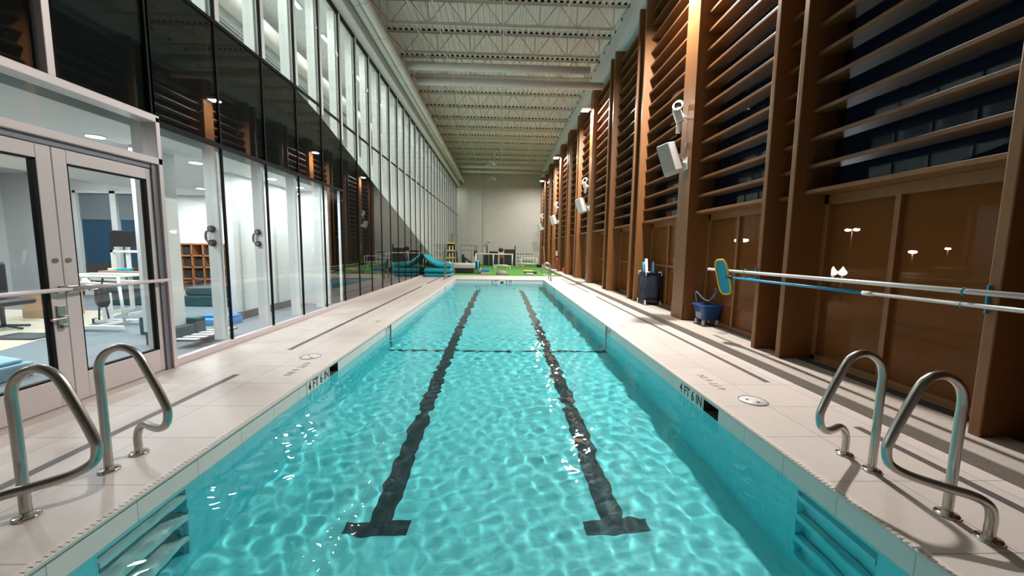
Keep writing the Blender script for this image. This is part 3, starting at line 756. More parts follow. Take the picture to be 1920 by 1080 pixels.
# mop bucket
bx, by, bz0 = 4.0, 7.12, .1
root = thing('mop_bucket', 'dark blue mop bucket on white casters beside the wide timber pier', 'bucket', (bx, by, bz0))
m = MB()
def rr_ring(hx, hy, z, n=6, r=.06):
    pts = []
    for sx, sy, a0 in ((1, 1, 0), (-1, 1, 90), (-1, -1, 180), (1, -1, 270)):
        for k in range(n+1):
            a = R(a0+90*k/n); pts.append((bx+sx*(hx-r)+r*math.cos(a), by+sy*(hy-r)+r*math.sin(a), z))
    return pts
rings = [rr_ring(.14, .15, bz0+.10), rr_ring(.15, .16, bz0+.12), rr_ring(.19, .20, bz0+.36), rr_ring(.215, .225, bz0+.365), rr_ring(.215, .225, bz0+.395), rr_ring(.185, .195, bz0+.395), rr_ring(.14, .15, bz0+.14)]
K = len(rings[0]); v = [p for r_ in rings for p in r_]
m.add(v, [(a*K+k, a*K+(k+1) % K, (a+1)*K+(k+1) % K, (a+1)*K+k) for a in range(len(rings)-1) for k in range(K)]+[tuple(range(K))[::-1], tuple((len(rings)-1)*K+k for k in range(K))], True)
m.build('tub', M_blue, root)
m = MB(); m.box(bx-.17, bx-.158, by-.10, by+.10, bz0+.14, bz0+.33); m.build('warning_label', pm('label_grey', (.30, .30, .34), .5), root)
for sx in (-1, 1):
    for sy in (-1, 1):
        cx, cy = bx+sx*.13, by+sy*.13
        ca = MB(); ca.box(cx-.02, cx+.02, cy-.02, cy+.02, bz0+.06, bz0+.1)
        for q in (-1, 1): ca.box(cx+q*.02-.003, cx+q*.02+.003, cy-.014, cy+.014, bz0+.03, bz0+.1)
        cs = ca.build('caster', M_wht, root)
        MB().cyl((cx-.014, cy, bz0+.036), (cx+.014, cy, bz0+.036), .034).build('wheel', M_wht, cs)
hh = spline([(bx-.16, by+.10, bz0+.41), (bx-.17, by+.13, bz0+.62), (bx-.10, by-.02, bz0+.50), (bx-.02, by-.10, bz0+.48), (bx+.05, by-.13, bz0+.62), (bx+.08, by-.1, bz0+.7)], 8)
hs = MB(); hs.tube(hh, .011, 8); hs.tube(spline([(bx+.05, by-.13, bz0+.5), (bx+.02, by-.18, bz0+.58), (bx+.1, by-.16, bz0+.66), (bx+.06, by-.1, bz0+.72)], 6), .01, 8)
tag(hs.build('hose', pm('grey_blue_hose', (.14, .20, .32), .3)), 'coiled dark blue hose looping above the mop bucket', 'hose')
hc = MB(); hc.tube(spline([(RG-.07, by-.1, 1.25), (bx+.12, by+.05, 1.2), (bx-.05, by+.12, 1.0), (bx-.1, by+.1, .72)], 8), .006, 6)
tag(hc.build('cable', M_blk), 'thin dark cable hanging behind the white pole end', 'cable')
# noodle cart
cx, cy, cz = 3.93, 9.82, .1
root = thing('storage_cart', 'navy mesh bag cart on white casters against the timber fins', 'cart', (cx, cy, cz))
m = MB(); h0, h1 = .11, .84
bl = lambda z, e: rr2(cx, cy, .19+e, .26+e, z)
def rr2(cx, cy, hx, hy, z, n=4, r=.06):
    pts = []
    for sx, sy, a0 in ((1, 1, 0), (-1, 1, 90), (-1, -1, 180), (1, -1, 270)):
        for k in range(n+1):
            a = R(a0+90*k/n); pts.append((cx+sx*(hx-r)+r*math.cos(a), cy+sy*(hy-r)+r*math.sin(a), z))
    return pts
rg = [rr2(cx, cy, .19+random.uniform(-.012, .02), .25+random.uniform(-.012, .02), cz+z) for z in (.1, .25, .4, .55, .7, .83)]
K = len(rg[0]); m.add([p for r_ in rg for p in r_], [(a*K+k, a*K+(k+1) % K, (a+1)*K+(k+1) % K, (a+1)*K+k) for a in range(5) for k in range(K)]+[tuple(range(K))[::-1]], True)
m.build('mesh_bag', M_navy, root)
m = MB()
for z in (.1, .84):
    m.tube([(cx-.2, cy-.26, cz+z), (cx+.2, cy-.26, cz+z), (cx+.2, cy+.26, cz+z), (cx-.2, cy+.26, cz+z)], .014, 8, True)
for sx in (-1, 1):
    for sy in (-1, 1): m.tube([(cx+sx*.2, cy+sy*.26, cz+.09), (cx+sx*.2, cy+sy*.26, cz+.85)], .014, 8)
m.build('tube_frame', M_navy, root)
for sx in (-1, 1):
    for sy in (-1, 1):
        X_, Y_ = cx+sx*.2, cy+sy*.26
        m = MB(); m.tube([(X_, Y_, cz+.77), (X_, Y_, cz+.855), (X_-sx*.09, Y_, cz+.855)], .019, 8); m.build('corner_joint', M_wht, root)
        m = MB(); m.tube([(X_, Y_, cz+.05), (X_, Y_, cz+.13)], .018, 8); cs = m.build('caster', M_wht, root); MB().cyl((X_-.012, Y_, cz+.038), (X_+.012, Y_, cz+.038), .036).build('wheel', M_wht, cs)
def noodle(p0, p1, mat, lab, r=.035):
    m = MB(); m.tube([p0, p1], r, 12); return tag(m.build('foam_noodle', mat), lab, 'foam noodle', 'foam noodles in the mesh cart')
noodle((cx-.02, cy-.05, cz+.16), (cx-.12, cy+.17, cz+1.10), M_cyan, 'bright blue foam noodle leaning out of the mesh cart')
noodle((cx-.08, cy-.12, cz+.16), (cx-.1, cy+.05, cz+1.19), M_wht, 'white foam noodle standing tallest in the mesh cart')
noodle((cx+.05, cy-.12, cz+.16), (cx+.04, cy-.10, cz+1.12), pm('deep_blue_foam', (.01, .12, .24), .6), 'dark blue foam noodle upright in the mesh cart')
noodle((cx+.06, cy+.1, cz+.16), (cx+.08, cy+.02, cz+1.08), pm('black_foam', (.02, .02, .025), .7), 'black foam noodle at the back of the mesh cart')

# ================================================================== cushions and far gym
def quilt(name, x0, x1, y0, y1, zf, th, mat, root, nx=40, ny=24):
    m = MB(); top = []; bot = []
    for j in range(ny+1):
        for i in range(nx+1):
            u, v_ = i/nx, j/ny; x = x0+(x1-x0)*u; y = y0+(y1-y0)*v_
            e = min(1, 9*min(u, 1-u, v_, 1-v_)+.0); puff = .35+.65*math.sqrt(max(0, e)); q = .03*abs(math.sin(u*math.pi*10+v_*4))*abs(math.sin(v_*math.pi*6))
            z = zf(u); top.append((x, y, z+th*.5+th*.5*puff+q)); bot.append((x, y, z+th*.5-th*.5*puff))
    K = (nx+1)*(ny+1); fs = []
    for j in range(ny):
        for i in range(nx):
            a = j*(nx+1)+i; fs.append((a, a+1, a+nx+2, a+nx+1)); fs.append((K+a, K+a+nx+1, K+a+nx+2, K+a+1))
    edge = [i for i in range(nx+1)]+[(j)*(nx+1)+nx for j in range(1, ny+1)]+[ny*(nx+1)+i for i in range(nx-1, -1, -1)]+[j*(nx+1) for j in range(ny-1, 0, -1)]
    for k in range(len(edge)): a, b_ = edge[k], edge[(k+1) % len(edge)]; fs.append((a, K+a, K+b_, b_))
    m.add(top+bot, fs, True); return m.build(name, mat, root)
c1 = quilt('float_cushion', -3.9, -2.52, 19.6, 20.9, lambda u: 0.0, .19, M_turq, None); tag(c1, 'thin turquoise cushion at the bottom of the stack by the glass', 'cushion', 'turquoise cushions')
c2 = quilt('float_cushion', -3.9, -2.48, 19.55, 20.9, lambda u: .215, .23, M_turq, None); tag(c2, 'thick flat turquoise cushion in the middle of the stack', 'cushion', 'turquoise cushions')
c3 = quilt('float_cushion', -3.93, -2.5, 19.6, 20.9, lambda u: .47+.5*max(0, 1-u/.6)**1.7, .24, M_turq, None); tag(c3, 'topmost turquoise lounge cushion with its back bent up against the glass', 'cushion', 'turquoise cushions')
# mat table
root = thing('mat_table', 'low padded treatment table with pale top and black base on the turf', 'table', (-1.85, 23, 0))
MB().box(-2.85, -1.5, 22.5, 24.3, .30, .56).build('padded_top', M_grey, root, .05, 3)
MB().box(-2.8, -1.6, 22.55, 24.2, .004, .30).build('base', M_blk, root, .02)
MB().box(-1.49, -1.15, 22.6, 23.1, .004, .34).build('end_cushion', M_pink, root, .05, 3)
root = thing('foot_brace', 'turquoise and black upright strap support at the end of the treatment table', 'brace', (-1.0, 22.5, .0))
MB().tube([(-1.28, 22.4, .004), (-1.31, 22.4, .80)], .05, 10).build('turquoise_strap', M_cyan, root)
MB().box(-1.46, -1.18, 22.455, 22.5, .3, .72).build('back_pad', M_blk, root, .03)
m = MB(); m.box(-1.1, -.62, 22.3, 22.9, .105, .27); tag(m.build('foam_block', M_pad, None, .02), 'blue foam block on a pink board beside the treatment table', 'foam block')
m = MB(); m.box(-1.12, -.6, 22.25, 22.95, .004, .10); tag(m.build('base_board', M_pink, None, .01), 'pink board lying under the blue foam block', 'board')
m = MB(); m.lathe([(.36, 0), (.36, .04), (.33, .11), (.24, .19), (.10, .235), (.001, .245)], (.12, 22.0, .004), 28); tag(m.build('balance_dome', pm('grey_rubber', (.22, .19, .19), .6)), 'grey rubber balance dome on the turf near the pool end', 'balance dome')
m = MB(); m.box(.1, .42, 22.2, 22.24, .28, .30); m.box(.1, .12, 22.2, 22.24, .004, .30); m.box(.4, .42, 22.2, 22.24, .004, .30)
def hurdle(x, y, lab, w=.75, h=.32):
    root = thing('training_hurdle', lab, 'hurdle', (x, y, 0), 'white training hurdles')
    MB().tube([(x, y, h), (x+w, y, h)], .022, 8).build('bar', M_wht, root)
    for xx in (x, x+w):
        m = MB(); m.tube([(xx, y, h), (xx, y, .03)], .02, 8); m.tube([(xx, y-.25, .025), (xx, y+.25, .025)], .02, 8); m.build('leg', M_wht, root)
hurdle(-.28, 25.2, 'white low hurdle on the turf, nearer of the pair', .95, .36); hurdle(-.40, 26.6, 'white low hurdle on the turf, farther of the pair', .9, .36)
m = MB(); m.box(1.62, 2.25, 25.0, 26.4, .004, .03); tag(m.build('exercise_mat', M_yel), 'yellow exercise mat lying on the turf', 'mat')
m = MB(); m.box(1.5, 2.25, 23.0, 23.6, .03, .13); m.box(1.6, 1.8, 23.1, 23.5, .004, .05); m.box(2.0, 2.2, 23.1, 23.5, .004, .05); tag(m.build('aerobic_step', M_blk, None, .02), 'black aerobic step on the turf in front of the yellow mat', 'step')
m = MB(); m.box(1.5, 1.95, 21.9, 22.3, .004, .10); tag(m.build('aerobic_step', M_pink, None, .02), 'pale low step nearest the pool edge on the turf', 'step')
m = MB(); m.lathe([(.14, 0), (.13, .05), (.05, .09), (.001, .1)], (3.0, 21.6, .004), 16); tag(m.build('floor_cone', M_nose), 'cream disc cone on the turf beside the far rail', 'cone')
# parallel bars
def pbar(y, lab):
    root = thing('parallel_bar', lab, 'bar', (0, y, 0), 'parallel bars')
    MB().tube([(-2.0, y, 1.05), (1.05, y, 1.05)], .035, 10).build('hand_rail', M_wht, root)
    for x in (-1.95, -.55, .98): MB().tube([(x, y, .004), (x, y, 1.05)], .03, 8).build('post', M_silver, root)
pbar(30.3, 'white waist-high parallel bar crossing the turf, nearer one'); pbar(31.2, 'white waist-high parallel bar crossing the turf, farther one')
# machines
root = thing('seated_machine', 'black padded exercise machine behind the parallel bars, left of the dark panel', 'exercise machine', (-.5, 33, 0))
MB().box(-.95, -.2, 32.8, 33.4, .05, 1.25).build('weight_shroud', M_blk, root, .06)
MB().box(-1.45, -1.0, 33.0, 33.5, .05, .95).build('seat_base', M_blk, root, .05)
MB().box(-1.2, -1.1, 33.1, 33.2, .9, 1.75).build('mast', M_blk, root)
MB().lathe([(.001, -.2), (.2, -.1), (.22, .1), (.001, .2)], (.06, 33.2, 1.38), 16).build('head_pad', M_blk, root)
root = thing('seated_machine', 'dark tall panelled exercise machine beside the dumbbell rack', 'exercise machine', (.9, 33.5, 0))
MB().box(.35, 1.25, 33.3, 33.9, .05, 1.45).build('weight_shroud', M_blk, root, .03)
MB().box(1.25, 1.34, 33.3, 33.4, .0, 1.75).build('mast', M_blk, root)
MB().box(-.1, .35, 33.2, 33.6, .72, 1.0).build('red_pad', M_red, root, .04)
MB().box(-.05, .3, 33.25, 33.55, .05, .7).build('seat_base', M_blk, root, .03)
root = thing('dumbbell_rack', 'white frame dumbbell rack near the end wall', 'rack', (2.2, 34.4, 0))
m = MB()
for x in (1.5, 3.0):
    m.box(x-.03, x+.03, 34.3, 34.36, 0, 1.0); m.box(x-.03, x+.03, 34.3, 34.8, 0, .05)
m.build('upright', M_wht, root)
for z in (.95, .62, .3): MB().box(1.45, 3.05, 34.25, 34.6, z-.03, z).build('shelf', M_wht, root)
kk = 0
for z in (.95, .62, .3):
    for q in range(6):
        x = 1.6+q*.26
        d = thing('dumbbell', 'black dumbbell on the %s shelf of the white rack, %s from the black machine' % ({.95: 'top', .62: 'middle', .3: 'bottom'}[z], ORD[q]), 'dumbbell', (x, 34.42, z+.065), 'dumbbells on the white rack')
        m = MB(); m.cyl((x, 34.3, z+.065), (x, 34.55, z+.065), .018, seg=8); m.build('handle', M_steel, d)
        for yy in (34.27, 34.51): MB().cyl((x, yy, z+.065), (x, yy+.08, z+.065), .065, seg=8).build('head', M_blk, d)
root = thing('plyo_frame', 'low white square frame in front of the dumbbell rack', 'frame', (2.5, 31.5, 0))
m = MB()
for x in (1.75, 3.05):
    for y in (31.4, 32.0): m.tube([(x, y, .004), (x, y, .74)], .03, 8)
for z in (.74, .25):
    m.tube([(1.75, 31.4, z), (3.05, 31.4, z), (3.05, 32.0, z), (1.75, 32.0, z)], .03, 8, True)
m.build('tubing', M_wht, root)
m = MB(); m.ball((3.22, 31.2, .16), .16, (1.4, 1, 1)); tag(m.build('gym_bag', M_blk), 'black gym bag on the turf beside the white frame', 'bag')
m = MB(); m.box(1.35, 2.05, 32.4, 32.8, .004, .1); tag(m.build('base_board', M_pink), 'pinkish board on the turf before the dumbbell rack', 'board')
m = MB(); m.prism([(-3.0, .004), (-1.75, .004), (-1.75, .06), (-2.65, .75), (-3.0, .75)], 'y', 30.0, 30.8); m2 = m
wedge = MB(); wedge.prism([(-3.05, .3), (-3.05, 1.0), (-2.9, 1.0), (-2.85, .8), (-2.12, .3), (-2.12, .2), (-2.25, .2), (-2.75, .62), (-2.8, .2), (-3.05, .2)], 'y', 30.2, 30.7)
wedge.box(-3.1, -2.1, 30.2, 30.7, .004, .2); tag(wedge.build('inclined_bench', M_blk, None, .02), 'black sloping bench behind the treatment table', 'bench')
m = MB(); m.tube([(-3.4, 30.6, .004), (-3.5, 30.6, 1.25)], .06, 8); m.box(-3.62, -3.3, 30.4, 30.9, .004, .08); tag(m.build('sprint_post', M_blk), 'black leaning post beside the sloping bench', 'post')
root = thing('suspension_frame', 'thin grey frame rack against the end wall', 'rack', (-2.7, 34, 0))
m = MB()
for x in (-3.55, -2.0): m.tube([(x, 34, .004), (x, 34, 1.75)], .022, 8)
m.tube([(-3.55, 34, 1.75), (-2.0, 34, 1.75)], .022, 8); m.tube([(-3.55, 34, 1.3), (-2.0, 34, 1.3)], .015, 8); m.tube([(-2.55, 34, .004), (-2.55, 34, 1.75)], .015, 8); m.build('frame', M_alud, root)
m = MB(); m.ball((-2.2, 33.9, 1.0), .2, (.75, .6, 1.5)); m.tube([(-2.3, 33.95, 1.2), (-2.28, 34, 1.73)], .02, 6); m.tube([(-2.1, 33.95, 1.2), (-2.12, 34, 1.73)], .02, 6); tag(m.build('harness_bag', M_blk), 'black harness bag hanging on the thin grey frame', 'bag')
# yellow shelving
sx, sy = -3.55, 27.3
root = thing('storage_shelf', 'tall black shelving with yellow trays beside the glass wall', 'shelf', (sx, sy, 0))
m = MB()
for xx in (-3.78, -3.3):
    for yy in (27.1, 27.6): m.box(xx-.02, xx+.02, yy-.02, yy+.02, .004, 1.85)
m.build('upright', M_blk, root)
MB().box(-3.8, -3.28, 27.58, 27.62, .3, 1.8).build('back_panel', M_blk, root)
for z in (.35, .75, 1.25, 1.78): MB().box(-3.8, -3.28, 27.06, 27.64, z, z+.09).build('tray', M_yel, root, .01)
for z in (.44, .84, 1.34):
    nm = {.44: 'lowest', .84: 'middle', 1.34: 'upper'}[z]
    for q in range(4):
        mm = M_wht if q % 2 else M_blk
        m = MB(); m.lathe([(.045, 0), (.05, .02), (.05, .26), (.03, .3), (.025, .33)], (-3.7+q*.11, 27.2, z), 12)
        tag(m.build('canister', mm), '%s canister on the %s yellow tray, %s from the glass wall' % ('white' if q % 2 else 'black', nm, ORD[q]), 'canister', 'canisters on the yellow trays')
# bits on the end wall and right ledge
m = MB(); m.lathe([(.001, 0), (.05, .02), (.16, .12), (.15, .13), (.001, .06)], (-1.05, YF-.3, 2.1), 16); m.tube([(-1.05, YF-.3, 2.1), (-1.05, YF, 2.05)], .025, 8); tag(m.build('wall_fan', M_silver), 'small grey bracket fan on the end wall', 'wall fan')
root = thing('fire_extinguisher', 'red fire extinguisher on the timber wall near the far end', 'fire extinguisher', (3.62, 23.9, .65))
MB().lathe([(.001, 0), (.085, .02), (.085, .42), (.05, .5), (.03, .55), (.001, .56)], (3.6, 24.0, .5), 16).build('cylinder', M_red, root)
m = MB(); m.tube(spline([(3.6, 24.0, 1.06), (3.5, 23.95, 1.1), (3.47, 23.95, .9), (3.5, 23.95, .7)], 6), .018, 8); m.box(3.56, 3.72, 23.95, 24.05, .98, 1.06); m.build('hose', M_blk, root)
MB().box(3.5, 3.6, 23.9, 23.94, 1.1, 1.4).build('sign_plate', M_wht, root)
MB().box(3.66, 3.73, 23.9, 24.1, .8, .86).build('wall_bracket', M_steel, root)
m = MB(); m.ball((3.9, 22.7, .1+.17), .17); tag(m.build('exercise_ball', M_red), 'orange red ball on the ledge between timber fins', 'ball')
m = MB(); Mx = Matrix.Translation((3.66, 33.6, .1)) @ Matrix.Rotation(R(-13), 4, 'Y'); m.box(-.06, .06, -.03, .03, 0.016, 1.65, 0, Matrix.Translation((3.9, 32.4, .1)) @ Matrix.Rotation(R(-8), 4, 'Y')); tag(m.build('plank', M_gold), 'golden wooden plank leaning on the timber wall near the end', 'plank')

# ================================================================== therapy gym behind the glass
m = MB(); m.box(-14, -4.1, -2, 13, -.25, 0); struct(m.build('floor', M_gymfloor), 'grey rubber gym floor behind the glass doors', 'floor')
m = MB()
m.prism([(-14, -2), (-5.9, -2), (-5.9, 1), (-6.6, 4.6), (-7.2, 6.4), (-8.2, 8.6), (-14, 8.6)], 'z', 0, .006); struct(m.build('floor', M_track), 'pale wooden track floor in the gym', 'floor')
ZG = 2.87
m = MB(); m.box(-9.2, -4.36, -2, 13, ZG, ZG+.1); m.box(-14, -9.2, -2, 13, 3.4, 3.5); m.box(-9.25, -9.2, -2, 13, ZG, 3.5)
struct(m.build('ceiling', M_white), 'white gym ceiling behind the glass wall', 'ceiling')
m = MB(); m.box(-9.9, -6.72, 11.3, 11.4, 0, ZG); m.box(-5.4, -4.4, 9.95, 10.05, 0, ZG)
m.box(-6.72, -5.3, 11.3, 11.4, 2.3, ZG)
struct(m.build('wall_left', M_white), 'white gym wall holding the wooden cubby shelf', 'wall')
m = MB(); m.box(-5.35, -5.2, 7.62, 9.95, .0, ZG); struct(m.build('wall_left', M_white), 'white partition close behind the glass bays', 'wall')
m = MB(); m.box(-5.196, -5.16, 7.6, 9.95, 0, .16); struct(m.build('baseboard_left', M_blk2), 'dark baseboard of the white partition', 'baseboard')
dd = sroot('door_3', (-6, 11.25, 0), 'grey door panel standing for the dim corridor beside the white partition', 'door')
MB().box(-6.72, -5.3, 11.26, 11.32, 0, 2.3).build('door_leaf', pm('dim_corridor_grey', (.20, .22, .21), .5), dd)  # grey-green sheet with the dim corridor's darkness put into its colour
m = MB(); m.box(-5.6, -4.9, 6.15, 6.5, 0, .0)
# white column wall by the glass (stands on a dark plinth)
m = MB(); m.box(-5.23, -5.12, 5.66, 6.28, .2, ZG); cw = struct(m.build('wall_left', M_white), 'white pier with an outlet just inside the glass', 'wall')
MB().box(-5.22, -4.98, 5.67, 6.27, 0, .2).build('plinth', M_mat, cw)
root = thing('wall_outlet', 'white wall outlet with a black plug low on the white pier', 'outlet', (-5.12, 5.85, .5))
MB().box(-5.12, -5.11, 5.8, 5.9, .46, .58).build('plate', M_wht, root); m = MB(); m.ball((-5.09, 5.86, .50), .028); m.tube([(-5.08, 5.86, .48), (-5.09, 5.85, .36)], .006, 6); m.build('plug', M_blk, root)
# far gym side: windows, shades
m = MB(); m.box(-14, -9.85, 11.3, 11.4, 2.95, 3.5); m.box(-10.25, -9.85, 11.3, 11.4, 0, 2.95); m.box(-14, -12, 11.3, 11.4, 0, 2.95); m.box(-14.1, -14, -2, 13, 0, 3.5); struct(m.build('wall_left', M_white), 'white gym wall above the dark window units', 'wall')
def gwin(x0, x1, idx, lab):
    w = sroot('window_%d' % (n+idx), ((x0+x1)/2, 11.3, 0), lab, 'window')
    m = MB(); m.box(x0, x0+.08, 11.22, 11.34, 0, 2.95); m.box(x1-.08, x1, 11.22, 11.34, 0, 2.95); m.box(x0, x1, 11.22, 11.34, 2.88, 2.95); m.box(x0, x1, 11.22, 11.34, 0, .12); m.build('frame', M_white, w)
    MB().box(x0+.08, x1-.08, 11.3, 11.33, 2.15, 2.88).build('shade', pm('pale_shade', (.17, .20, .22), .7), w)
    MB().box(x0+.08, x1-.08, 11.32, 11.34, .9, 2.15).build('pane', M_bluew, w)
    MB().box(x0+.08, x1-.08, 11.31, 11.34, .12, .9).build('lower_panel', pm('brown_grey_panel', (.07, .065, .055), .5), w)
gwin(-10.92, -10.25, 0, 'narrow blue and grey gym window seen behind the monitor'); gwin(-12.0, -10.92, 1, 'wide blue and grey gym window seen through the right door leaf')
w = sroot('window_%d' % (n+2), (-12, 8, 0), 'large dark grey gym window seen through the left door leaf', 'window')
MB().box(-12.6, -12.5, -2, 8.9, .25, 2.7).build('pane', pm('dark_glazing', (.06, .065, .062), .12), w)
m = MB()
for y in (-.8, 1.6, 4.0, 6.1, 8.9): m.box(-12.5, -12.42, y-.07, y+.07, 0, 2.75)
m.box(-12.5, -12.42, -2, 8.9, 2.65, 3.45); m.box(-12.5, -12.42, -2, 8.9, 0, .25); m.build('frame', M_white, w)
# cubby shelf
root = thing('cubby_shelf', 'brown wooden cubby shelf on the white gym wall', 'shelf', (-8.5, 11.1, .2))
x0, x1, z0, z1, nc, nr = -8.95, -7.4, .2, 1.5, 5, 4
m = MB()
for k in range(nc+1): xx = x0+(x1-x0)*k/nc; m.box(xx-.02, xx+.02, 10.95, 11.3, z0, z1)
for k in range(nr+1): zz = z0+(z1-z0)*k/nr; m.box(x0-.02, x1+.02, 10.95, 11.3, zz-.02, zz+.02)
m.build('frame', M_cub, root); MB().box(x0, x1, 11.27, 11.295, z0, z1).build('back', pm('cubby_back', (.035, .018, .01), .7), root)
for a in range(nc):
    for b_ in range(nr):
        if (a*7+b_*3) % 4 == 0: continue
        xx = x0+(x1-x0)*(a+.5)/nc; zz = z0+(z1-z0)*b_/nr+.02+.115
        m = MB(); prev = None
        sp = [(xx+(.02+.018*t)*math.cos(t), 0, zz+(.02+.018*t)*math.sin(t)) for t in np.linspace(0, 5.1, 22)]
        rad = .12
        m.cyl((xx, 11.0, zz), (xx, 11.25, zz), rad, seg=18)
        o = m.build('rolled_mat', M_blk); tag(o, 'dark rolled mat in the cubby shelf, %s column, %s row from the floor' % (ORD[a], ORD[b_]), 'rolled mat', 'rolled mats in the cubbies')
        for rr in (.075, .04):
            MB().tube([(xx+rr*math.cos(t), 10.998, zz+rr*math.sin(t)) for t in np.linspace(0, 6.28, 16, endpoint=False)], .004, 6, True).build('coil_edge', M_blk2, o)
# stacked teal mats
for k, (x0, x1, y0, y1, z0, z1, lab) in enumerate(((-7.6, -6.8, 9.3, 10.2, 0, .26, 'dark teal foam mat on the floor below the cubbies'), (-7.6, -6.95, 9.35, 10.2, .265, .46, 'dark teal foam mat stacked on another below the cubbies'),
                                                  (-6.6, -5.9, 9.2, 10.4, 0, .22, 'low dark teal mat lying beside the cubby wall'), (-9.6, -8.7, 9.4, 10.3, 0, .42, 'thick dark teal block mat in front of the cubbies'), (-5.9, -4.98, 6.30, 6.52, 0, .3, 'dark teal block mat behind the white pier'))):
    m = MB(); m.box(x0, x1, y0, y1, z0, z1); tag(m.build('foam_mat', M_mat, None, .03), lab, 'mat', 'teal foam mats')
root = thing('balance_pad', 'bright blue stepped foam pad on the grey gym floor', 'foam pad', (-5.3, 7.3, 0)); MB().box(-5.6, -5.02, 7.08, 7.5, 0, .12).build('pad', M_pad, root, .02); MB().box(-5.6, -5.02, 7.24, 7.48, .12, .17).build('step', M_pad, root, .02)
root = thing('rocker_board', 'dark rocker board with white slats near the glass', 'rocker board', (-4.5, 5.95, 0))
MB().lathe([(.03, 0), (.11, .03), (.15, .08), (.15, .10)], (-4.52, 5.95, 0), 20).build('rocker', M_blk2, root)
MB().box(-4.68, -4.38, 5.5, 6.4, .10, .12).build('deck', M_blk2, root)
for k in range(6): MB().box(-4.69, -4.38, 5.52+k*.15, 5.60+k*.15, .12, .13).build('slat', M_wht, root)
m = MB(); m.ball((-4.62, 5.2, .03), .1, (1, 1.2, .5)); tag(m.build('ankle_weight', M_blk2), 'small dark ankle weight on the gym floor by the door jamb', 'weight')
m = MB(); m.box(-5.95, -5.25, 3.6, 4.35, 0, .16); m.prism([(-5.9, .16), (-5.3, .16), (-5.3, .2), (-5.9, .3)], 'y', 3.65, 4.3); tag(m.build('wedge_pad', [M_lblue], None, .02), 'pale blue wedge pad on the gym floor by the left door leaf', 'pad')
# walking trainer
tx, ty = -6.9, 6.85
root = thing('walking_trainer', 'white steel walking trainer frame behind the right door leaf', 'exercise frame', (tx, ty, 0))
for yy in (ty-.28, ty+.3):
    m = MB(); m.box(tx-.55, tx+.5, yy-.035, yy+.035, .03, .10); m.build('base_leg', M_wht, root, .01)
    m = MB(); m.box(tx-.58, tx-.55, yy-.04, yy+.04, .02, .11); m.build('end_cap', M_blk, root)
m = MB(); m.box(tx-.06, tx+.02, ty-.06, ty+.06, .1, .62); m.box(tx+.02, tx+.06, ty-.28, ty+.3, .05, .10); m.build('column', M_wht, root, .01)
m = MB(); m.tube([(tx-.02, ty, .5), (tx-.38, ty, .86)], .045, 8); m.tube([(tx-.02, ty+.08, .5), (tx-.3, ty+.08, .80)], .02, 8); m.build('lift_arm', M_wht, root)
for yy in (ty-.25, ty+.25):
    m = MB(); m.tube([(tx-.52, yy, .93), (tx+.45, yy, .93)], .028, 8); m.tube([(tx-.52, yy, .84), (tx+.5, yy, .80)], .022, 8); m.tube([(tx+.45, yy, .93), (tx+.5, yy, .10)], .022, 8); m.build('side_rail', M_wht, root)
m = MB(); m.tube([(tx-.5, ty-.25, .93), (tx-.5, ty+.25, .93)], .028, 8); m.tube([(tx+.45, ty-.25, .93), (tx+.45, ty+.25, .93)], .02, 8); m.build('cross_rail', M_wht, root)
m = MB(); m.lathe([(.06, 0), (.09, .08), (.08, .24), (.04, .32)], (tx+.22, ty-.3, .42), 12); m.box(tx+.15, tx+.29, ty-.36, ty-.26, .5, .72); m.tube([(tx+.16, ty-.31, .46), (tx+.14, ty-.31, .2)], .012, 6); m.tube([(tx+.27, ty-.31, .46), (tx+.3, ty-.31, .22)], .012, 6); m.tube([(tx+.2, ty-.28, .72), (tx+.2, ty-.25, .92)], .015, 6)
tag(m.build('harness_vest', M_blk), 'black harness vest hanging from the white walking trainer', 'harness')
m = MB(); m.box(tx-.9, tx-.2, ty-.95, ty-.55, .006, .03); tag(m.build('floor_plate', M_blk2), 'thin dark plate on the gym floor before the walking trainer', 'plate')
# monitor cart
mx, my = -7.9, 8.3
root = thing('monitor_cart', 'white monitor cart with a wooden tray and a black screen', 'cart', (mx, my, 0))
MB().box(mx-.28, mx+.28, my-.03, my+.02, 1.42, 1.76).build('screen', M_blk, root, .01)
m = MB(); m.box(mx-.03, mx+.03, my+.02, my+.07, .1, 1.6); m.box(mx-.3, mx-.25, my-.02, my+.04, .95, 1.35); m.box(mx+.25, mx+.3, my-.02, my+.04, .95, 1.35); m.box(mx-.3, mx+.3, my-.02, my+.04, 1.3, 1.35); m.build('stand', M_wht, root)
MB().box(mx-.2, mx+.62, my-.4, my+.15, .9, .935).build('tray', M_desk, root)
for sx_ in (-1, 1): MB().box(mx+sx_*.3-.03, mx+sx_*.3+.03, my-.35, my+.35, .0, .07).build('foot', M_wht, root)
for k, (dx, mm, nm) in enumerate(((-.05, M_wht, 'white'), (.12, M_cyan, 'light blue'), (.27, M_cyan, 'second light blue'), (.45, M_blk, 'black'))):
    m = MB(); m.box(mx+dx-.06, mx+dx+.06, my-.3, my-.18, .936, .985); tag(m.build('supply_box', mm, None, .008), '%s small box on the wooden tray under the monitor' % nm, 'box', 'boxes on the cart tray')
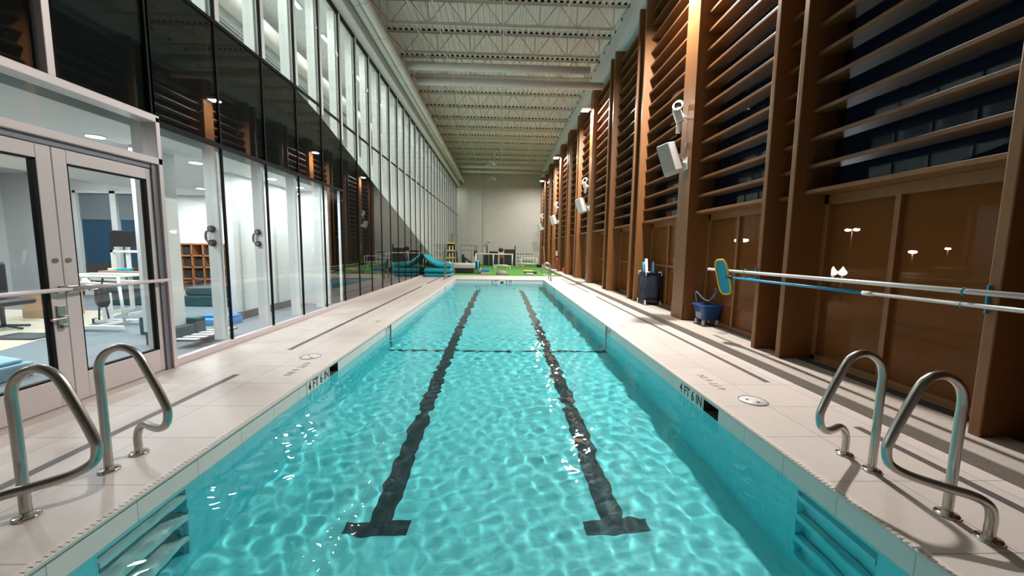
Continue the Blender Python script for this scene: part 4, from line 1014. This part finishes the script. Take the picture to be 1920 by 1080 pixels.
# left of the doors
root = thing('office_chair', 'black office chair seen through the left door leaf', 'chair', (-8.4, 6.6, 0))
MB().box(-8.7, -8.15, 6.35, 6.9, .42, .52).build('seat', M_blk, root, .04); MB().box(-8.72, -8.6, 6.35, 6.9, .5, 1.15).build('backrest', M_blk, root, .05)
m = MB(); m.tube([(-8.4, 6.6, .05), (-8.4, 6.6, .45)], .03, 8)
for k in range(5): m.tube([(-8.4, 6.6, .08), (-8.4+.3*math.cos(k*1.257), 6.6+.3*math.sin(k*1.257), .03)], .02, 6)
m.build('base', M_blk, root)
m = MB(); m.box(-9.3, -8.75, 7.6, 8.2, .006, .5); tag(m.build('wooden_box', M_desk, None, .01), 'light wooden jump box seen through the left door leaf', 'box')
m = MB(); m.box(-8.62, -8.56, 7.4, 7.46, 0.006, 1.35); m.box(-8.7, -8.48, 7.32, 7.54, 0.006, .03); tag(m.build('barrier_post', M_silver), 'pale post standing behind the left door leaf', 'post')
root = thing('treadmill', 'dark treadmill in front of the dark gym window', 'treadmill', (-10.8, 7.2, 0))
MB().box(-11.6, -10.2, 6.9, 7.5, .0, .18).build('deck', M_blk2, root, .03)
for yy in (6.92, 7.48): MB().tube([(-11.4, yy, .15), (-11.2, yy, 1.25)], .04, 8).build('upright', M_silver, root)
MB().box(-11.35, -11.1, 6.85, 7.55, 1.2, 1.45).build('console', M_blk2, root, .03)
# hooks on the fins near glass
def handle(y, lab):
    root = thing('cleat_handle', lab, 'handle', (LX-.17, y, 1.6), 'dark handles on the white fins')
    x = LX-.165; yy = y-.03
    for z in (1.52, 1.72):
        m = MB(); m.cyl((x, yy, z), (x, yy-.05, z), .05, .042); m.build('pad', M_blk2, root)
        m = MB(); m.cyl((x, yy-.05, z), (x, yy-.054, z), .03); m.build('pad_face', M_steel, root)
    m = MB(); m.tube(spline([(x-.02, yy-.03, 1.72), (x-.055, yy-.05, 1.67), (x-.055, yy-.05, 1.57), (x-.02, yy-.03, 1.52)], 6), .018, 10); m.build('grip', M_steel, root)
handle(mull(1), 'dark handle on the white fin nearer the doors'); handle(mull(2), 'dark handle on the second white fin from the doors')
# gym lights
def downlight(x, y, z, e, lab, r=.09, col=(.9, .96, 1)):
    root = thing('downlight', lab, 'ceiling light', (x, y, z), 'gym downlights')
    MB().lathe([(r+.02, 0), (r+.02, -.008), (r, -.012)], (x, y, z), 24).build('trim_ring', M_wht, root)
    MB().lathe([(r, -.014), (.001, -.014)], (x, y, z), 24).build('lens', M_down, root)
    L = bpy.data.lights.new('downlight_light', 'AREA'); L.shape = 'DISK'; L.size = r*2; L.energy = e; L.color = col
    o = bpy.data.objects.new('downlight_light', L); o.location = (x, y, z-.03); COL.objects.link(o)
GE = 40
downlight(-5.15, 6.75, ZG, GE, 'round downlight seen above the white pier'); downlight(-5.25, 5.25, ZG, GE, 'round downlight seen through the door transom')
k = 0
for x, y, z in ((-7.4, 5.0, ZG), (-7.4, 7.4, ZG), (-7.4, 9.8, ZG), (-5.6, 9.0, ZG), (-5.4, 3.2, ZG), (-10.5, 4.5, 3.4), (-10.5, 7.0, 3.4), (-11.0, 9.6, 3.4), (-8.6, 10.2, ZG), (-4.75, 8.2, ZG), (-4.75, 9.3, ZG), (-7.4, 2.4, ZG)):  # further downlights added for the general light of the gym
    downlight(x, y, z, GE*(1.2 if x < -6 else .55), 'round gym downlight added deeper in the room, %s of the rest' % ORD[k]); k += 1

# ================================================================== upper storey behind the glass
m = MB(); m.box(-6.9, -6.8, 2.0, YF, 4.3, 7.4); m.box(-6.9, -6.8, 11.5, YF, 0, 4.3); struct(m.build('wall_left', pm('upper_white', (.66, .70, .68), .7)), 'pale wall of the upper storey behind the glass', 'wall')
m = MB(); m.box(-6.9, -4.06, 2.0, YF, 7.25, 7.4); struct(m.build('ceiling', M_white), 'pale ceiling of the upper storey', 'ceiling')
m = MB(); m.prism([(2.0, 4.30), (8.1, 4.30), (26.0, -.1), (26.0, .1), (8.1, 4.50), (2.0, 4.50)], 'x', -6.8, -4.1); struct(m.build('floor', M_white), 'sloping white ramp slab behind the glass', 'floor')
m = MB(); m.prism([(2.0, 4.5), (8.1, 4.5), (26.0, .1), (26.0, 1.1), (8.1, 5.5), (2.0, 5.5)], 'x', -5.6, -5.5); struct(m.build('trim_7', M_white), 'white parapet of the ramp behind the glass', 'parapet')
m = MB(); m.box(-6.9, -4.06, 1.9, 2.0, 4.3, 7.4); struct(m.build('wall_left', M_white), 'pale cross wall of the upper storey', 'wall')
pipe([(-5.9, 2.2, 6.75), (-5.9, 34, 6.75)], .22, 'hanging_duct', 'thick grey duct in the upper storey behind the glass', 'duct', None)
for k in range(3):
    m = MB(); m.tube([(-6.3+k*.12, 2.2, 6.35), (-6.3+k*.12, 34, 6.35)], .02, 8); tag(m.build('hanging_conduit', M_alud), 'dark conduit in the upper storey, %s from the wall' % ORD[k], 'conduit', 'upper storey conduits')
UE = 46
for k, y in enumerate(np.arange(3.2, 36, 2.1)):
    root = thing('strip_downlight', 'white strip light in the upper storey, %s from the near end' % ORD[k], 'ceiling light', (-4.9, y, 7.2), 'upper storey strip lights')
    MB().box(-4.96, -4.84, y-.5, y+.5, 7.19, 7.25).build('housing', M_wht, root)
    MB().box(-4.94, -4.86, y-.48, y+.48, 7.182, 7.19).build('diffuser', glow('strip_lens', (.93, 1, .97), 9), root)
    L = bpy.data.lights.new('strip_light_light', 'AREA'); L.shape = 'RECTANGLE'; L.size = .1; L.size_y = .95; L.energy = UE; L.color = (.93, 1, .95)
    o = bpy.data.objects.new('strip_light_light', L); o.location = (-4.9, y, 7.17); COL.objects.link(o)

# ================================================================== night outside
m = MB(); m.box(4.6, 120, -60, 160, -.6, -.4); struct(m.build('ground', pm('asphalt_night', (.03, .03, .03), .6, noise=.3, scale=2)), 'dark car park outside the timber windows', 'ground')
def street(x, y, z, lab, double):
    root = thing('street_lamp', lab, 'street lamp', (x, y, -.4), 'car park lamps')
    MB().tube([(x, y, -.4), (x, y, z)], [.09, .06], 10).build('pole', M_alud, root)
    offs = (-.55, .55) if double else (0,)
    m = MB()
    for d in offs: m.box(x-.15, x+.15, y+d*1.1-.28, y+d*1.1+.28, z, z+.12)
    if double: m.tube([(x, y-.5, z+.06), (x, y+.5, z+.06)], .04, 8)
    m.build('head', M_alud, root)
    m = MB()
    for d in offs: m.ball((x, y+d*1.1, z-.06), .3, (1, 1.3, .6))
    m.build('lens', M_street, root)
street(45.7, 48.5, 4.65, 'tall double headed car park lamp seen through the nearest brown window', True)
street(25.66, 40, 2.8, 'double headed car park lamp seen through the window by the skimmer', True)
street(44.7, 40, 1.85, 'single starry car park lamp seen right of the window mullion', False)
street(72.3, 59.5, 2.6, 'single starry car park lamp farthest along the nearest window', False)
for x, lab in ((13.52, 'glowing pointed garden lantern, farther along of the twin pair'), (13.92, 'glowing pointed garden lantern, nearer of the twin pair')):
    root = thing('garden_lantern', lab, 'lantern', (x, 15.0, -.4), 'garden lanterns')
    MB().tube([(x, 15, -.4), (x, 15, .62)], .04, 8).build('post', M_alud, root)
    MB().lathe([(.06, 0), (.13, .05), (.15, .14), (.08, .22), (.02, .33), (.001, .36)], (x, 15, .62), 16).build('globe', glow('lantern_lens', (1, .97, .92), 60), root)
W = bpy.data.worlds.new('night'); S.world = W; W.use_nodes = True
W.node_tree.nodes['Background'].inputs[0].default_value = (.004, .007, .013, 1); W.node_tree.nodes['Background'].inputs[1].default_value = .3

# ================================================================== camera
f = 712.
cam = bpy.data.cameras.new('camera'); cam.sensor_width = 36; cam.sensor_fit = 'HORIZONTAL'; cam.lens = 36*f/1920; cam.clip_start = .05; cam.clip_end = 500
Yc = Vector((938-960, 540-466, -f)).normalized(); D = Vector((860-960, 540-7300, -f)).normalized(); Zc = -D; Zc = (Zc-Yc*Zc.dot(Yc)).normalized(); Xc = Yc.cross(Zc)
Mw = Matrix((Xc, Yc, Zc)).to_4x4(); Mw.translation = Vector((0, 0, 1.5))
co = bpy.data.objects.new('camera', cam); COL.objects.link(co); co.matrix_world = Mw; S.camera = co
